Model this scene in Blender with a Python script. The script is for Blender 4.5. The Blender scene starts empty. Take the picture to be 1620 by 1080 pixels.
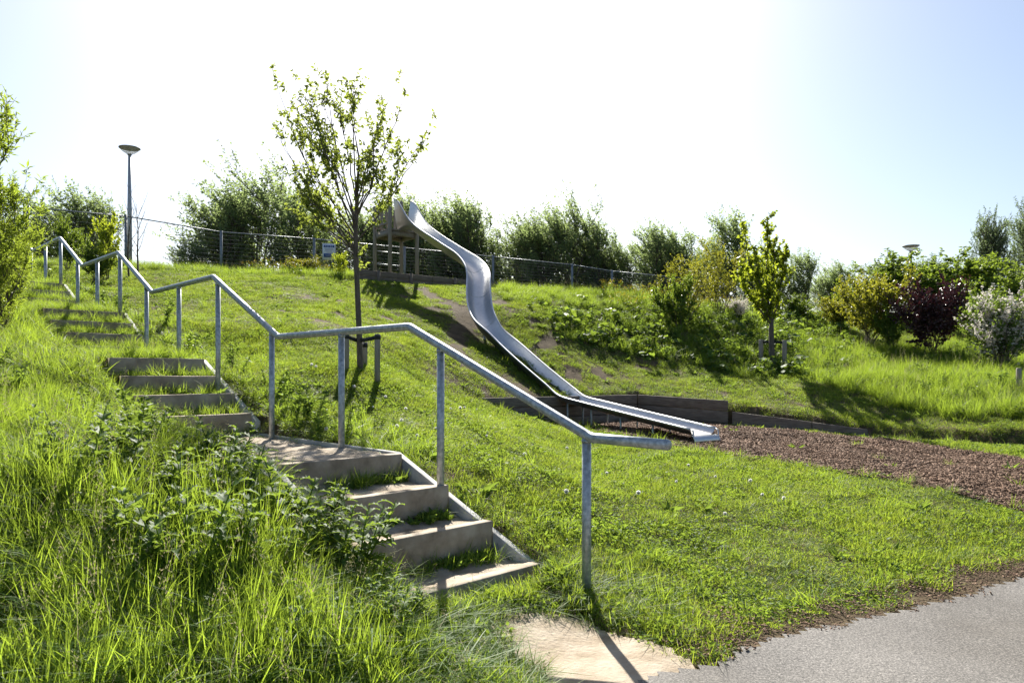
import bpy, math, random
import numpy as np
from mathutils import Vector, Matrix

# ------------------------------------------------------------------ camera, sky, sun, exposure
scene = bpy.context.scene
CAMZ, F, CX, HY = 1.6, 1150.0, 810.0, 590.0          # camera height (m), focal length (photo px), centre column, horizon row
cam_data = bpy.data.cameras.new('camera')
cam_data.sensor_width = 36.0
cam_data.lens = 36.0 * F / 1620.0
cam_data.shift_y = (HY - 540.0) / 1620.0
cam_data.clip_start, cam_data.clip_end = 0.05, 3000.0
cam = bpy.data.objects.new('camera', cam_data)
scene.collection.objects.link(cam)
cam.location = (0, 0, CAMZ)
cam.rotation_euler = (math.radians(90), 0, 0)
scene.camera = cam

SUN_EL, SUN_AZ = math.radians(39), math.radians(-6)   # azimuth measured clockwise from +Y
world = bpy.data.worlds.new('World')
scene.world = world
world.use_nodes = True
wn = world.node_tree.nodes
bg = wn['Background']
sky = wn.new('ShaderNodeTexSky')
sky.sky_type = 'NISHITA'
sky.sun_disc = False
sky.sun_elevation, sky.sun_rotation = SUN_EL, SUN_AZ
sky.air_density, sky.dust_density, sky.ozone_density = 1.0, 1.5, 1.5
world.node_tree.links.new(sky.outputs[0], bg.inputs[0])
bg.inputs[1].default_value = 0.056
sun_data = bpy.data.lights.new('sun', 'SUN')
sun_data.energy, sun_data.angle, sun_data.color = 5.0, math.radians(0.53), (1.0, 0.95, 0.86)
sun = bpy.data.objects.new('sun', sun_data)
scene.collection.objects.link(sun)
sdir = Vector((math.sin(SUN_AZ) * math.cos(SUN_EL), math.cos(SUN_AZ) * math.cos(SUN_EL), math.sin(SUN_EL)))
sun.rotation_euler = (-sdir).to_track_quat('-Z', 'Y').to_euler()
sun.location = sdir * 60
scene.view_settings.view_transform = 'Standard'
scene.view_settings.look = 'None'
scene.view_settings.gamma = 1.0
scene.view_settings.exposure = 1.45
scene.render.engine = 'CYCLES'
scene.cycles.max_bounces = 8
scene.cycles.diffuse_bounces = 4
scene.cycles.glossy_bounces = 3
scene.cycles.transmission_bounces = 4
scene.cycles.sample_clamp_indirect = 3.0
scene.cycles.transparent_max_bounces = 8
scene.cycles.use_adaptive_sampling = True
scene.cycles.adaptive_threshold = 0.015
scene.cycles.use_denoising = True
scene.cycles.denoiser = 'OPENIMAGEDENOISE'
scene.cycles.denoising_input_passes = 'RGB_ALBEDO_NORMAL'
scene.cycles.denoising_prefilter = 'ACCURATE'

RNG = np.random.default_rng(7)
random.seed(7)
COL = scene.collection

# ------------------------------------------------------------------ small helpers
def px2w(x, y, d):
    """photo pixel + depth (m along the view axis) -> world point"""
    return np.array([(x - CX) / F * d, d, CAMZ - (y - HY) / F * d])

def w2px(p):
    p = np.asarray(p, float)
    return CX + F * p[..., 0] / p[..., 1], HY - F * (p[..., 2] - CAMZ) / p[..., 1]

ANG = math.radians(44.4)
U = np.array([-math.sin(ANG), math.cos(ANG)])        # horizontal direction in which the stairs climb
V = np.array([math.cos(ANG), math.sin(ANG)])         # horizontal direction across the stairs, to the right
P0 = np.array([118 / F * 4.86, 4.86])                # foot of the lowest handrail post

def ts2xy(t, off):
    return P0[0] + t * U[0] + off * V[0], P0[1] + t * U[1] + off * V[1]

def xy2ts(x, y):
    dx, dy = np.asarray(x) - P0[0], np.asarray(y) - P0[1]
    return dx * U[0] + dy * U[1], dx * V[0] + dy * V[1]

def smooth(a, b, x):
    k = np.clip((np.asarray(x, float) - a) / (b - a), 0, 1)
    return k * k * (3 - 2 * k)

def vnoise(x, y, scale, seed=0):
    """cheap value noise, -1..1"""
    x = np.asarray(x, float) / scale + 1000.3 + seed * 17.1
    y = np.asarray(y, float) / scale + 1000.7 + seed * 31.7
    xi, yi = np.floor(x), np.floor(y)
    fx, fy = x - xi, y - yi
    fx, fy = fx * fx * (3 - 2 * fx), fy * fy * (3 - 2 * fy)
    def h(a, b):
        s = np.sin(a * 127.1 + b * 311.7 + seed * 13.7) * 43758.5453
        return (s - np.floor(s)) * 2 - 1
    return (h(xi, yi) * (1 - fx) + h(xi + 1, yi) * fx) * (1 - fy) + (h(xi, yi + 1) * (1 - fx) + h(xi + 1, yi + 1) * fx) * fy

def tag(o, label=None, cat=None, group=None, kind=None):
    if label: o['label'] = label
    if cat: o['category'] = cat
    if group: o['group'] = group
    if kind: o['kind'] = kind
    return o

def empty(name, loc, rz=0.0):
    o = bpy.data.objects.new(name, None)
    o.location = [float(c) for c in loc]
    o.rotation_euler = (0, 0, rz)
    o.empty_display_size = 0.2
    COL.objects.link(o)
    return o

class MB:
    """collects vertices and faces, then becomes one mesh"""
    def __init__(self):
        self.v, self.q, self.t, self.n = [], [], [], 0
    def add(self, verts, quads=None, tris=None):
        verts = np.asarray(verts, float).reshape(-1, 3)
        if quads is not None and len(quads): self.q.append(np.asarray(quads, np.int64).reshape(-1, 4) + self.n)
        if tris is not None and len(tris): self.t.append(np.asarray(tris, np.int64).reshape(-1, 3) + self.n)
        self.v.append(verts); self.n += len(verts)
        return self
    def box(self, c, ax, ay, az):
        """box: centre and three half-axis vectors"""
        c, ax, ay, az = (np.asarray(k, float) for k in (c, ax, ay, az))
        vs = [c + sx * ax + sy * ay + sz * az for sz in (-1, 1) for sy in (-1, 1) for sx in (-1, 1)]
        return self.add(vs, [(0, 2, 3, 1), (4, 5, 7, 6), (0, 1, 5, 4), (2, 6, 7, 3), (0, 4, 6, 2), (1, 3, 7, 5)])
    def tube(self, pts, radii, sides=6, cap=True):
        pts = np.asarray(pts, float); n = len(pts)
        radii = np.broadcast_to(np.asarray(radii, float), (n,))
        tan = np.gradient(pts, axis=0); tan /= np.linalg.norm(tan, axis=1)[:, None] + 1e-12
        ref = np.array([0, 0, 1.0]) if abs(tan[0][2]) < 0.9 else np.array([1.0, 0, 0])
        a = np.cross(tan[0], ref); a /= np.linalg.norm(a)
        rings = []
        ang = np.arange(sides) * 2 * math.pi / sides
        for i in range(n):
            a = a - tan[i] * np.dot(a, tan[i]); a /= np.linalg.norm(a) + 1e-12
            b = np.cross(tan[i], a)
            rings.append(pts[i] + radii[i] * (np.cos(ang)[:, None] * a + np.sin(ang)[:, None] * b))
        vs = np.concatenate(rings)
        k = np.arange(sides); k2 = (k + 1) % sides
        qs = np.concatenate([np.stack([i * sides + k, i * sides + k2, (i + 1) * sides + k2, (i + 1) * sides + k], 1) for i in range(n - 1)])
        ts = []
        if cap:
            vs = np.concatenate([vs, pts[:1], pts[-1:]]); e = n * sides
            ts = np.concatenate([np.stack([k2, k, np.full(sides, e)], 1), np.stack([(n - 1) * sides + k, (n - 1) * sides + k2, np.full(sides, e + 1)], 1)])
        return self.add(vs, qs, ts)
    def lathe(self, prof, c=(0, 0, 0), sides=24):
        c = np.asarray(c, float); ang = np.arange(sides) * 2 * math.pi / sides
        vs = np.concatenate([np.stack([r * np.cos(ang), r * np.sin(ang), np.full(sides, z)], 1) for r, z in prof]) + c
        k = np.arange(sides); k2 = (k + 1) % sides
        qs = np.concatenate([np.stack([i * sides + k, i * sides + k2, (i + 1) * sides + k2, (i + 1) * sides + k], 1) for i in range(len(prof) - 1)])
        return self.add(vs, qs)
    def mesh(self, name, mat, smooth_shade=False):
        me = bpy.data.meshes.new(name)
        vs = np.concatenate(self.v)
        q = np.concatenate(self.q) if self.q else np.zeros((0, 4), np.int64)
        t = np.concatenate(self.t) if self.t else np.zeros((0, 3), np.int64)
        me.vertices.add(len(vs)); me.vertices.foreach_set('co', vs.astype(np.float32).ravel())
        me.loops.add(q.size + t.size)
        me.loops.foreach_set('vertex_index', np.concatenate([q.ravel(), t.ravel()]).astype(np.int32))
        me.polygons.add(len(q) + len(t))
        st = np.concatenate([np.arange(len(q)) * 4, q.size + np.arange(len(t)) * 3]).astype(np.int32)
        me.polygons.foreach_set('loop_start', st)
        if smooth_shade: me.polygons.foreach_set('use_smooth', np.ones(len(q) + len(t), bool))
        me.update(calc_edges=True); me.validate()
        if mat: me.materials.append(mat)
        return me
    def build(self, name, mat, parent=None, smooth_shade=False, origin=None, bevel=0.0):
        """one mesh object; origin = world point the vertices are measured from"""
        if origin is not None: self.v = [k - np.asarray(origin, float) for k in self.v]
        o = bpy.data.objects.new(name, self.mesh(name, mat, smooth_shade))
        COL.objects.link(o)
        if parent: o.parent = parent
        elif origin is not None: o.location = [float(c) for c in origin]
        if bevel:
            m = o.modifiers.new('bevel', 'BEVEL'); m.width = bevel; m.segments = 2; m.limit_method = 'ANGLE'
        return o

# ------------------------------------------------------------------ materials
def new_mat(name):
    m = bpy.data.materials.new(name); m.use_nodes = True
    nt = m.node_tree; nt.nodes.clear()
    out = nt.nodes.new('ShaderNodeOutputMaterial')
    return m, nt, out

def N(nt, kind, **kw):
    n = nt.nodes.new(kind)
    for k, val in kw.items(): setattr(n, k, val)
    return n

def L(nt, a, b): nt.links.new(a, b)

def noise(nt, scale, detail=4.0, rough=0.6, coord='Object'):
    tc = N(nt, 'ShaderNodeTexCoord')
    nz = N(nt, 'ShaderNodeTexNoise'); nz.inputs['Scale'].default_value = scale
    nz.inputs['Detail'].default_value = detail; nz.inputs['Roughness'].default_value = rough
    L(nt, tc.outputs[coord], nz.inputs['Vector'])
    return nz

def ramp(nt, fac, stops):
    r = N(nt, 'ShaderNodeValToRGB')
    while len(r.color_ramp.elements) < len(stops): r.color_ramp.elements.new(0.5)
    for e, (p, c) in zip(r.color_ramp.elements, stops):
        e.position = p; e.color = (*c, 1)
    L(nt, fac, r.inputs[0])
    return r

def bump(nt, height, strength, dist):
    b = N(nt, 'ShaderNodeBump'); b.inputs['Strength'].default_value = strength; b.inputs['Distance'].default_value = dist
    L(nt, height, b.inputs['Height'])
    return b

def leaf_mat(name, dark, light, trans, tfac=0.45, rough=0.45, spec=0.35, vary=1.0):
    """thin foliage: reflecting front and light shining through"""
    m, nt, out = new_mat(name)
    geo = N(nt, 'ShaderNodeNewGeometry'); oi = N(nt, 'ShaderNodeObjectInfo')
    nz = N(nt, 'ShaderNodeTexNoise'); nz.inputs['Scale'].default_value = 0.9; nz.inputs['Detail'].default_value = 3
    L(nt, geo.outputs['Position'], nz.inputs['Vector'])
    mx = N(nt, 'ShaderNodeMath', operation='MULTIPLY_ADD'); mx.inputs[1].default_value = 0.5 * vary; L(nt, geo.outputs['Random Per Island'], mx.inputs[0])
    m2 = N(nt, 'ShaderNodeMath', operation='MULTIPLY'); m2.inputs[1].default_value = 0.25 * vary; L(nt, oi.outputs['Random'], m2.inputs[0])
    L(nt, m2.outputs[0], mx.inputs[2])
    m3 = N(nt, 'ShaderNodeMath', operation='MULTIPLY_ADD'); m3.inputs[1].default_value = 0.9; m3.inputs[2].default_value = -0.32
    L(nt, nz.outputs[0], m3.inputs[0])
    m4 = N(nt, 'ShaderNodeMath', operation='ADD'); m4.use_clamp = True; L(nt, mx.outputs[0], m4.inputs[0]); L(nt, m3.outputs[0], m4.inputs[1])
    c1 = ramp(nt, m4.outputs[0], [(0.0, dark), (1.0, light)])
    t2 = tuple(min(1, k * 0.62) for k in trans)
    c2 = ramp(nt, m4.outputs[0], [(0.0, t2), (1.0, trans)])
    p = N(nt, 'ShaderNodeBsdfPrincipled'); p.inputs['Roughness'].default_value = rough; p.inputs['Specular IOR Level'].default_value = spec
    L(nt, c1.outputs[0], p.inputs['Base Color'])
    tr = N(nt, 'ShaderNodeBsdfTranslucent'); L(nt, c2.outputs[0], tr.inputs['Color'])
    mix = N(nt, 'ShaderNodeMixShader'); mix.inputs[0].default_value = tfac
    L(nt, p.outputs[0], mix.inputs[1]); L(nt, tr.outputs[0], mix.inputs[2]); L(nt, mix.outputs[0], out.inputs[0])
    return m

def solid_mat(name, stops, scale=6.0, rough=0.8, metal=0.0, bstr=0.3, bdist=0.01, bscale=None, spec=0.4, detail=6.0, stretch=None):
    m, nt, out = new_mat(name)
    nz = noise(nt, scale, detail)
    if stretch:
        tc = nz.inputs['Vector'].links[0].from_socket
        mp = N(nt, 'ShaderNodeMapping'); mp.inputs['Scale'].default_value = stretch
        L(nt, tc, mp.inputs[0]); L(nt, mp.outputs[0], nz.inputs['Vector'])
    c = ramp(nt, nz.outputs[0], stops)
    p = N(nt, 'ShaderNodeBsdfPrincipled'); p.inputs['Roughness'].default_value = rough
    p.inputs['Metallic'].default_value = metal; p.inputs['Specular IOR Level'].default_value = spec
    L(nt, c.outputs[0], p.inputs['Base Color'])
    if bstr:
        nb = noise(nt, bscale or scale * 4, 5) if not stretch else nz
        b = bump(nt, nb.outputs[0], bstr, bdist); L(nt, b.outputs[0], p.inputs['Normal'])
    L(nt, p.outputs[0], out.inputs[0])
    return m

M = {}
M['lawn'] = leaf_mat('lawn_blades', (0.045, 0.11, 0.012), (0.12, 0.20, 0.025), (0.46, 0.58, 0.05), 0.5, 0.6, 0.2)
M['tall'] = leaf_mat('tall_grass_blades', (0.042, 0.105, 0.014), (0.10, 0.185, 0.03), (0.42, 0.57, 0.05), 0.5, 0.55, 0.22)
M['straw'] = leaf_mat('straw', (0.30, 0.25, 0.13), (0.45, 0.40, 0.24), (0.5, 0.45, 0.25), 0.3, 0.6)
M['weed'] = leaf_mat('weed_leaves', (0.035, 0.085, 0.018), (0.085, 0.15, 0.035), (0.32, 0.45, 0.055), 0.42, 0.6, 0.2)
M['broad'] = leaf_mat('broad_leaves', (0.03, 0.08, 0.016), (0.085, 0.15, 0.03), (0.33, 0.46, 0.05), 0.42, 0.6, 0.18)
M['cherry'] = leaf_mat('cherry_leaves', (0.045, 0.085, 0.018), (0.12, 0.16, 0.035), (0.40, 0.48, 0.07), 0.5, 0.55, 0.25)
M['lime'] = leaf_mat('lime_leaves', (0.09, 0.14, 0.012), (0.20, 0.23, 0.02), (0.56, 0.66, 0.045), 0.5, 0.45, 0.35)
M['willow'] = leaf_mat('willow_leaves', (0.07, 0.115, 0.055), (0.15, 0.20, 0.095), (0.42, 0.54, 0.19), 0.52, 0.55, 0.3)
M['silver'] = leaf_mat('silver_willow_leaves', (0.08, 0.12, 0.06), (0.16, 0.21, 0.11), (0.30, 0.40, 0.15), 0.42, 0.55, 0.3)
M['shrub'] = leaf_mat('shrub_leaves', (0.04, 0.095, 0.014), (0.11, 0.18, 0.025), (0.34, 0.46, 0.045), 0.42, 0.45, 0.4)
M['left_willow'] = leaf_mat('young_willow_leaves', (0.08, 0.13, 0.015), (0.18, 0.23, 0.03), (0.47, 0.60, 0.06), 0.52, 0.5, 0.25)
M['golden'] = leaf_mat('golden_shrub_leaves', (0.08, 0.12, 0.012), (0.18, 0.19, 0.02), (0.48, 0.48, 0.04), 0.42, 0.45, 0.4)
M['purple'] = leaf_mat('purple_leaves', (0.022, 0.009, 0.012), (0.06, 0.018, 0.022), (0.07, 0.018, 0.022), 0.22, 0.35, 0.5)
M['blossom'] = leaf_mat('white_blossom', (0.60, 0.55, 0.48), (0.76, 0.72, 0.65), (0.72, 0.68, 0.6), 0.4, 0.6)
M['yellow'] = leaf_mat('yellow_flowers', (0.6, 0.42, 0.02), (0.75, 0.6, 0.03), (0.8, 0.6, 0.03), 0.3, 0.6)
M['clock'] = leaf_mat('dandelion_down', (0.8, 0.8, 0.78), (0.88, 0.88, 0.86), (0.9, 0.9, 0.88), 0.6, 0.7)
M['bark'] = solid_mat('bark', [(0.3, (0.06, 0.05, 0.042)), (0.7, (0.15, 0.125, 0.10))], 14, 0.9, bstr=0.6, bdist=0.01, stretch=(3, 3, 0.6))
M['twig'] = solid_mat('twig_bark', [(0.3, (0.07, 0.055, 0.045)), (0.7, (0.13, 0.10, 0.08))], 10, 0.85, bstr=0)
M['concrete'] = solid_mat('step_concrete', [(0.28, (0.13, 0.10, 0.068)), (0.46, (0.26, 0.212, 0.155)), (0.70, (0.40, 0.345, 0.27))], 4.5, 0.9, bstr=0.35, bdist=0.006, bscale=60)
M['kerb'] = solid_mat('kerb_concrete', [(0.3, (0.33, 0.32, 0.30)), (0.7, (0.52, 0.51, 0.48))], 7, 0.85, bstr=0.3, bdist=0.004, bscale=90)
M['sand'] = solid_mat('trodden_sand', [(0.25, (0.20, 0.155, 0.105)), (0.45, (0.31, 0.255, 0.19)), (0.68, (0.41, 0.355, 0.285))], 5, 0.95, bstr=0.7, bdist=0.02, bscale=38, spec=0.15)
M['soil'] = solid_mat('soil', [(0.3, (0.055, 0.040, 0.024)), (0.55, (0.10, 0.075, 0.045)), (0.75, (0.17, 0.13, 0.08))], 3, 0.97, bstr=0.8, bdist=0.03, bscale=25, spec=0.1)
M['mulch'] = solid_mat('wood_chip_bed', [(0.3, (0.05, 0.03, 0.02)), (0.55, (0.10, 0.062, 0.042)), (0.75, (0.17, 0.11, 0.078))], 30, 0.95, bstr=1.0, bdist=0.03, bscale=45, spec=0.1)
M['chip'] = leaf_mat('wood_chips', (0.055, 0.032, 0.021), (0.20, 0.125, 0.082), (0.05, 0.03, 0.02), 0.02, 0.8, 0.2, 1.6)
M['timber'] = solid_mat('weathered_timber', [(0.3, (0.10, 0.078, 0.060)), (0.7, (0.21, 0.175, 0.14))], 5, 0.85, bstr=0.5, bdist=0.006, stretch=(1, 1, 7))
M['post_wood'] = solid_mat('tower_wood', [(0.3, (0.19, 0.16, 0.13)), (0.7, (0.33, 0.295, 0.255))], 9, 0.8, bstr=0.4, bdist=0.004, stretch=(4, 4, 0.4))
M['strap'] = solid_mat('black_rubber_strap', [(0.3, (0.012, 0.012, 0.014)), (0.7, (0.03, 0.03, 0.032))], 10, 0.7, bstr=0)
M['galv'] = solid_mat('galvanised_steel', [(0.32, (0.25, 0.27, 0.28)), (0.5, (0.38, 0.41, 0.42)), (0.68, (0.55, 0.57, 0.58))], 30, 0.5, 0.6, 0.2, 0.002, 80)
M['lamp_pole'] = solid_mat('painted_pole', [(0.3, (0.34, 0.36, 0.39)), (0.7, (0.44, 0.46, 0.49))], 8, 0.5, 0.3, 0)
M['lamp_cap'] = solid_mat('lamp_cap', [(0.3, (0.24, 0.25, 0.25)), (0.7, (0.32, 0.33, 0.33))], 8, 0.5, 0.2, 0)
M['fence'] = solid_mat('fence_steel', [(0.3, (0.14, 0.16, 0.18)), (0.7, (0.24, 0.26, 0.28))], 10, 0.5, 0.4, 0)
M['wire'] = solid_mat('fence_wire', [(0.3, (0.12, 0.13, 0.14)), (0.7, (0.2, 0.21, 0.22))], 10, 0.9, 0.0, 0, spec=0.05)
M['sign_white'] = solid_mat('sign_white', [(0.3, (0.62, 0.66, 0.72)), (0.7, (0.72, 0.75, 0.80))], 4, 0.5, 0, 0)
M['sign_blue'] = solid_mat('sign_blue', [(0.3, (0.02, 0.06, 0.22)), (0.7, (0.035, 0.09, 0.28))], 4, 0.5, 0, 0)
M['sign_grey'] = solid_mat('sign_print', [(0.3, (0.22, 0.24, 0.30)), (0.7, (0.30, 0.32, 0.38))], 4, 0.5, 0, 0)

def steel_mat():
    m, nt, out = new_mat('brushed_stainless_steel')
    nz = noise(nt, 3.0, 6, 0.65); n2 = noise(nt, 1.0, 3)
    tc = nz.inputs['Vector'].links[0].from_socket
    mp = N(nt, 'ShaderNodeMapping'); mp.inputs['Scale'].default_value = (4, 4, 4); L(nt, tc, mp.inputs[0]); L(nt, mp.outputs[0], nz.inputs['Vector'])
    c = ramp(nt, nz.outputs[0], [(0.25, (0.50, 0.50, 0.49)), (0.75, (0.63, 0.63, 0.615))])
    r = N(nt, 'ShaderNodeMapRange'); r.inputs[3].default_value = 0.28; r.inputs[4].default_value = 0.42; L(nt, n2.outputs[0], r.inputs[0])
    p = N(nt, 'ShaderNodeBsdfPrincipled'); p.inputs['Metallic'].default_value = 1.0
    L(nt, c.outputs[0], p.inputs['Base Color']); L(nt, r.outputs[0], p.inputs['Roughness'])
    L(nt, p.outputs[0], out.inputs[0])
    return m
M['steel'] = steel_mat()
M['steel_rim'] = solid_mat('satin_steel_rim', [(0.3, (0.50, 0.51, 0.53)), (0.7, (0.62, 0.63, 0.65))], 8, 0.55, 0.9, 0)

def asphalt_mat():
    m, nt, out = new_mat('worn_asphalt')
    big, fine = noise(nt, 0.8, 4), noise(nt, 85, 2, 0.9)
    vor = N(nt, 'ShaderNodeTexVoronoi'); vor.inputs['Scale'].default_value = 130
    tc = N(nt, 'ShaderNodeTexCoord'); L(nt, tc.outputs['Object'], vor.inputs['Vector'])
    c1 = ramp(nt, fine.outputs[0], [(0.32, (0.045, 0.043, 0.041)), (0.5, (0.125, 0.119, 0.112)), (0.68, (0.28, 0.265, 0.25))])
    c2 = ramp(nt, big.outputs[0], [(0.3, (0.62, 0.59, 0.55)), (0.5, (0.86, 0.84, 0.81)), (0.7, (1.0, 0.985, 0.96))])
    mul = N(nt, 'ShaderNodeMix', data_type='RGBA', blend_type='MULTIPLY'); mul.inputs[0].default_value = 1.0
    L(nt, c1.outputs[0], mul.inputs[6]); L(nt, c2.outputs[0], mul.inputs[7])
    p = N(nt, 'ShaderNodeBsdfPrincipled'); p.inputs['Roughness'].default_value = 0.8; p.inputs['Specular IOR Level'].default_value = 0.3
    L(nt, mul.outputs[2], p.inputs['Base Color'])
    b = bump(nt, vor.outputs['Distance'], 0.35, 0.004); L(nt, b.outputs[0], p.inputs['Normal'])
    L(nt, p.outputs[0], out.inputs[0])
    return m
M['asphalt'] = asphalt_mat()

def globe_mat():
    m, nt, out = new_mat('frosted_lamp_bowl')
    p = N(nt, 'ShaderNodeBsdfPrincipled'); p.inputs['Base Color'].default_value = (0.8, 0.8, 0.74, 1); p.inputs['Roughness'].default_value = 0.35
    tr = N(nt, 'ShaderNodeBsdfTranslucent'); tr.inputs[0].default_value = (0.9, 0.9, 0.82, 1)
    mix = N(nt, 'ShaderNodeMixShader'); mix.inputs[0].default_value = 0.65
    L(nt, p.outputs[0], mix.inputs[1]); L(nt, tr.outputs[0], mix.inputs[2])
    tp = N(nt, 'ShaderNodeBsdfTransparent'); m2 = N(nt, 'ShaderNodeMixShader'); m2.inputs[0].default_value = 0.45
    L(nt, mix.outputs[0], m2.inputs[1]); L(nt, tp.outputs[0], m2.inputs[2]); L(nt, m2.outputs[0], out.inputs[0])
    return m
M['bowl'] = globe_mat()

# ------------------------------------------------------------------ the shape of the land (heights relative to the camera, then + CAMZ)
STEPS = [(0.47, -1.37), (0.97, -1.14), (1.5, -0.92), (2.15, -0.71),
         (5.15, -0.47), (5.6, -0.25), (6.1, -0.03), (6.55, 0.18),
         (8.65, 0.39), (9.0, 0.60), (9.4, 0.80), (9.85, 1.0),
         (12.3, 1.2), (12.75, 1.4), (13.2, 1.6), (13.65, 1.8),
         (16.6, 2.0), (17.05, 2.2), (17.5, 2.4), (17.95, 2.6)]
PT = [-6, -1.5, 0, 0.4, 2.2, 5.0, 6.6, 8.5, 9.9, 12.2, 13.6, 16.2, 17.8, 21]
PZ = [-1.62, -1.58, -1.50, -1.46, -0.76, -0.60, 0.13, 0.28, 0.96, 1.10, 1.76, 1.95, 2.6, 2.9]
def prof(t): return np.interp(t, PT, PZ)

cp = []
for t in np.arange(-2, 20, 0.9):
    zs = float(np.mean([prof(t - 0.8), prof(t - 0.4), prof(t), prof(t + 0.4), prof(t + 0.8)]))
    for off, dz in ((-5.5, 0.22), (-3.2, 0.2), (-1.7, 0.08), (0.3, 0.0), (1.6, -0.02)):
        if off < -3 and t < 1.5: dz *= 0.4
        x, y = ts2xy(t, off); cp.append((x, y, zs + dz))
for x, y, d in [(570, 583, 11), (597, 606, 10.6), (480, 520, 13), (660, 560, 14), (420, 470, 17), (560, 470, 18.5), (640, 470, 20.2),
                (250, 432, 20), (400, 436, 22.2), (560, 438, 22), (600, 448, 21.4), (700, 458, 22.2), (790, 462, 22.5), (960, 468, 24), (1060, 480, 24),
                (1150, 492, 25), (1280, 500, 27), (1420, 497, 27), (1560, 497, 27), (1800, 500, 27),
                (700, 500, 18.6), (760, 540, 17.6), (860, 560, 17.4), (850, 500, 19.5), (960, 520, 20.5), (1000, 575, 18.5), (1100, 560, 19.5), (1222, 583, 19),
                (1370, 566, 20.5), (1480, 570, 19.5), (1590, 598, 17), (1760, 610, 16.5), (1612, 618, 15.3), (1480, 640, 14.8), (1300, 625, 16), (1400, 668, 14.3),
                (1800, 660, 13),
                (770, 634, 14.0), (860, 632, 14.9), (1010, 624, 16.3), (1175, 645, 15.1),
                (720, 640, 12.5), (800, 668, 11), (940, 720, 9.6), (800, 760, 8.0), (1000, 830, 6.6), (1120, 720, 11), (1320, 760, 9.0), (1560, 800, 7.6),
                (1300, 900, 5.6), (1080, 960, 4.75), (1450, 715, 11.2), (1700, 740, 10)]:
    p = px2w(x, y, d); cp.append((p[0], p[1], p[2] - CAMZ))
for k in range(-4, 7):                                   # along and beyond the path
    for q, z in ((0.0, -1.60), (2.5, -1.60), (5.5, -1.62)):
        cp.append((0.965 + 0.848 * k * 1.6 + 0.53 * q, 3.75 + 0.53 * k * 1.6 - 0.848 * q, z))
for x, y, z in [(-20, 30, 2.9), (-10, 27, 3.1), (-2, 28, 2.9), (6, 30, 2.6), (14, 33, 2.5), (24, 34, 2.3), (-24, 42, 2.2), (0, 42, 2.0), (20, 44, 1.8),
                (30, 20, 0.4), (18, 8, -1.4), (24, 14, -0.8), (-18, 20, 3.2), (-20, 10, 2.2), (-14, 5, 1.2), (-9, 1, -0.8), (-14, -6, -1.6), (20, -6, -1.6), (0, -10, -1.6),
                (-12.5, 22.5, 3.3), (-9, 23.2, 3.2), (-6, 24, 3.15), (-3.4, 24.5, 3.05), (0, 25.5, 2.85), (3.5, 26.5, 2.8)]:
    cp.append((x, y, z))
cp = np.array(cp)
def _phi(r2): return 0.5 * r2 * np.log(r2 + 1e-9)
_n = len(cp)
_r2 = ((cp[:, None, :2] - cp[None, :, :2]) ** 2).sum(2)
_A = np.zeros((_n + 3, _n + 3)); _A[:_n, :_n] = _phi(_r2) + np.eye(_n) * 0.25
_A[:_n, _n] = 1; _A[:_n, _n + 1:] = cp[:, :2]; _A[_n:, :_n] = _A[:_n, _n:].T
_w = np.linalg.solve(_A, np.concatenate([cp[:, 2], np.zeros(3)]))
def hill(x, y):
    x, y = np.asarray(x, float), np.asarray(y, float)
    sh = x.shape; xf, yf = x.ravel(), y.ravel(); out = np.empty(len(xf))
    for i in range(0, len(xf), 20000):
        a, b = xf[i:i + 20000], yf[i:i + 20000]
        out[i:i + 20000] = _phi((a[:, None] - cp[None, :, 0]) ** 2 + (b[:, None] - cp[None, :, 1]) ** 2) @ _w[:_n] + _w[_n] + a * _w[_n + 1] + b * _w[_n + 2]
    return out.reshape(sh)

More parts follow.
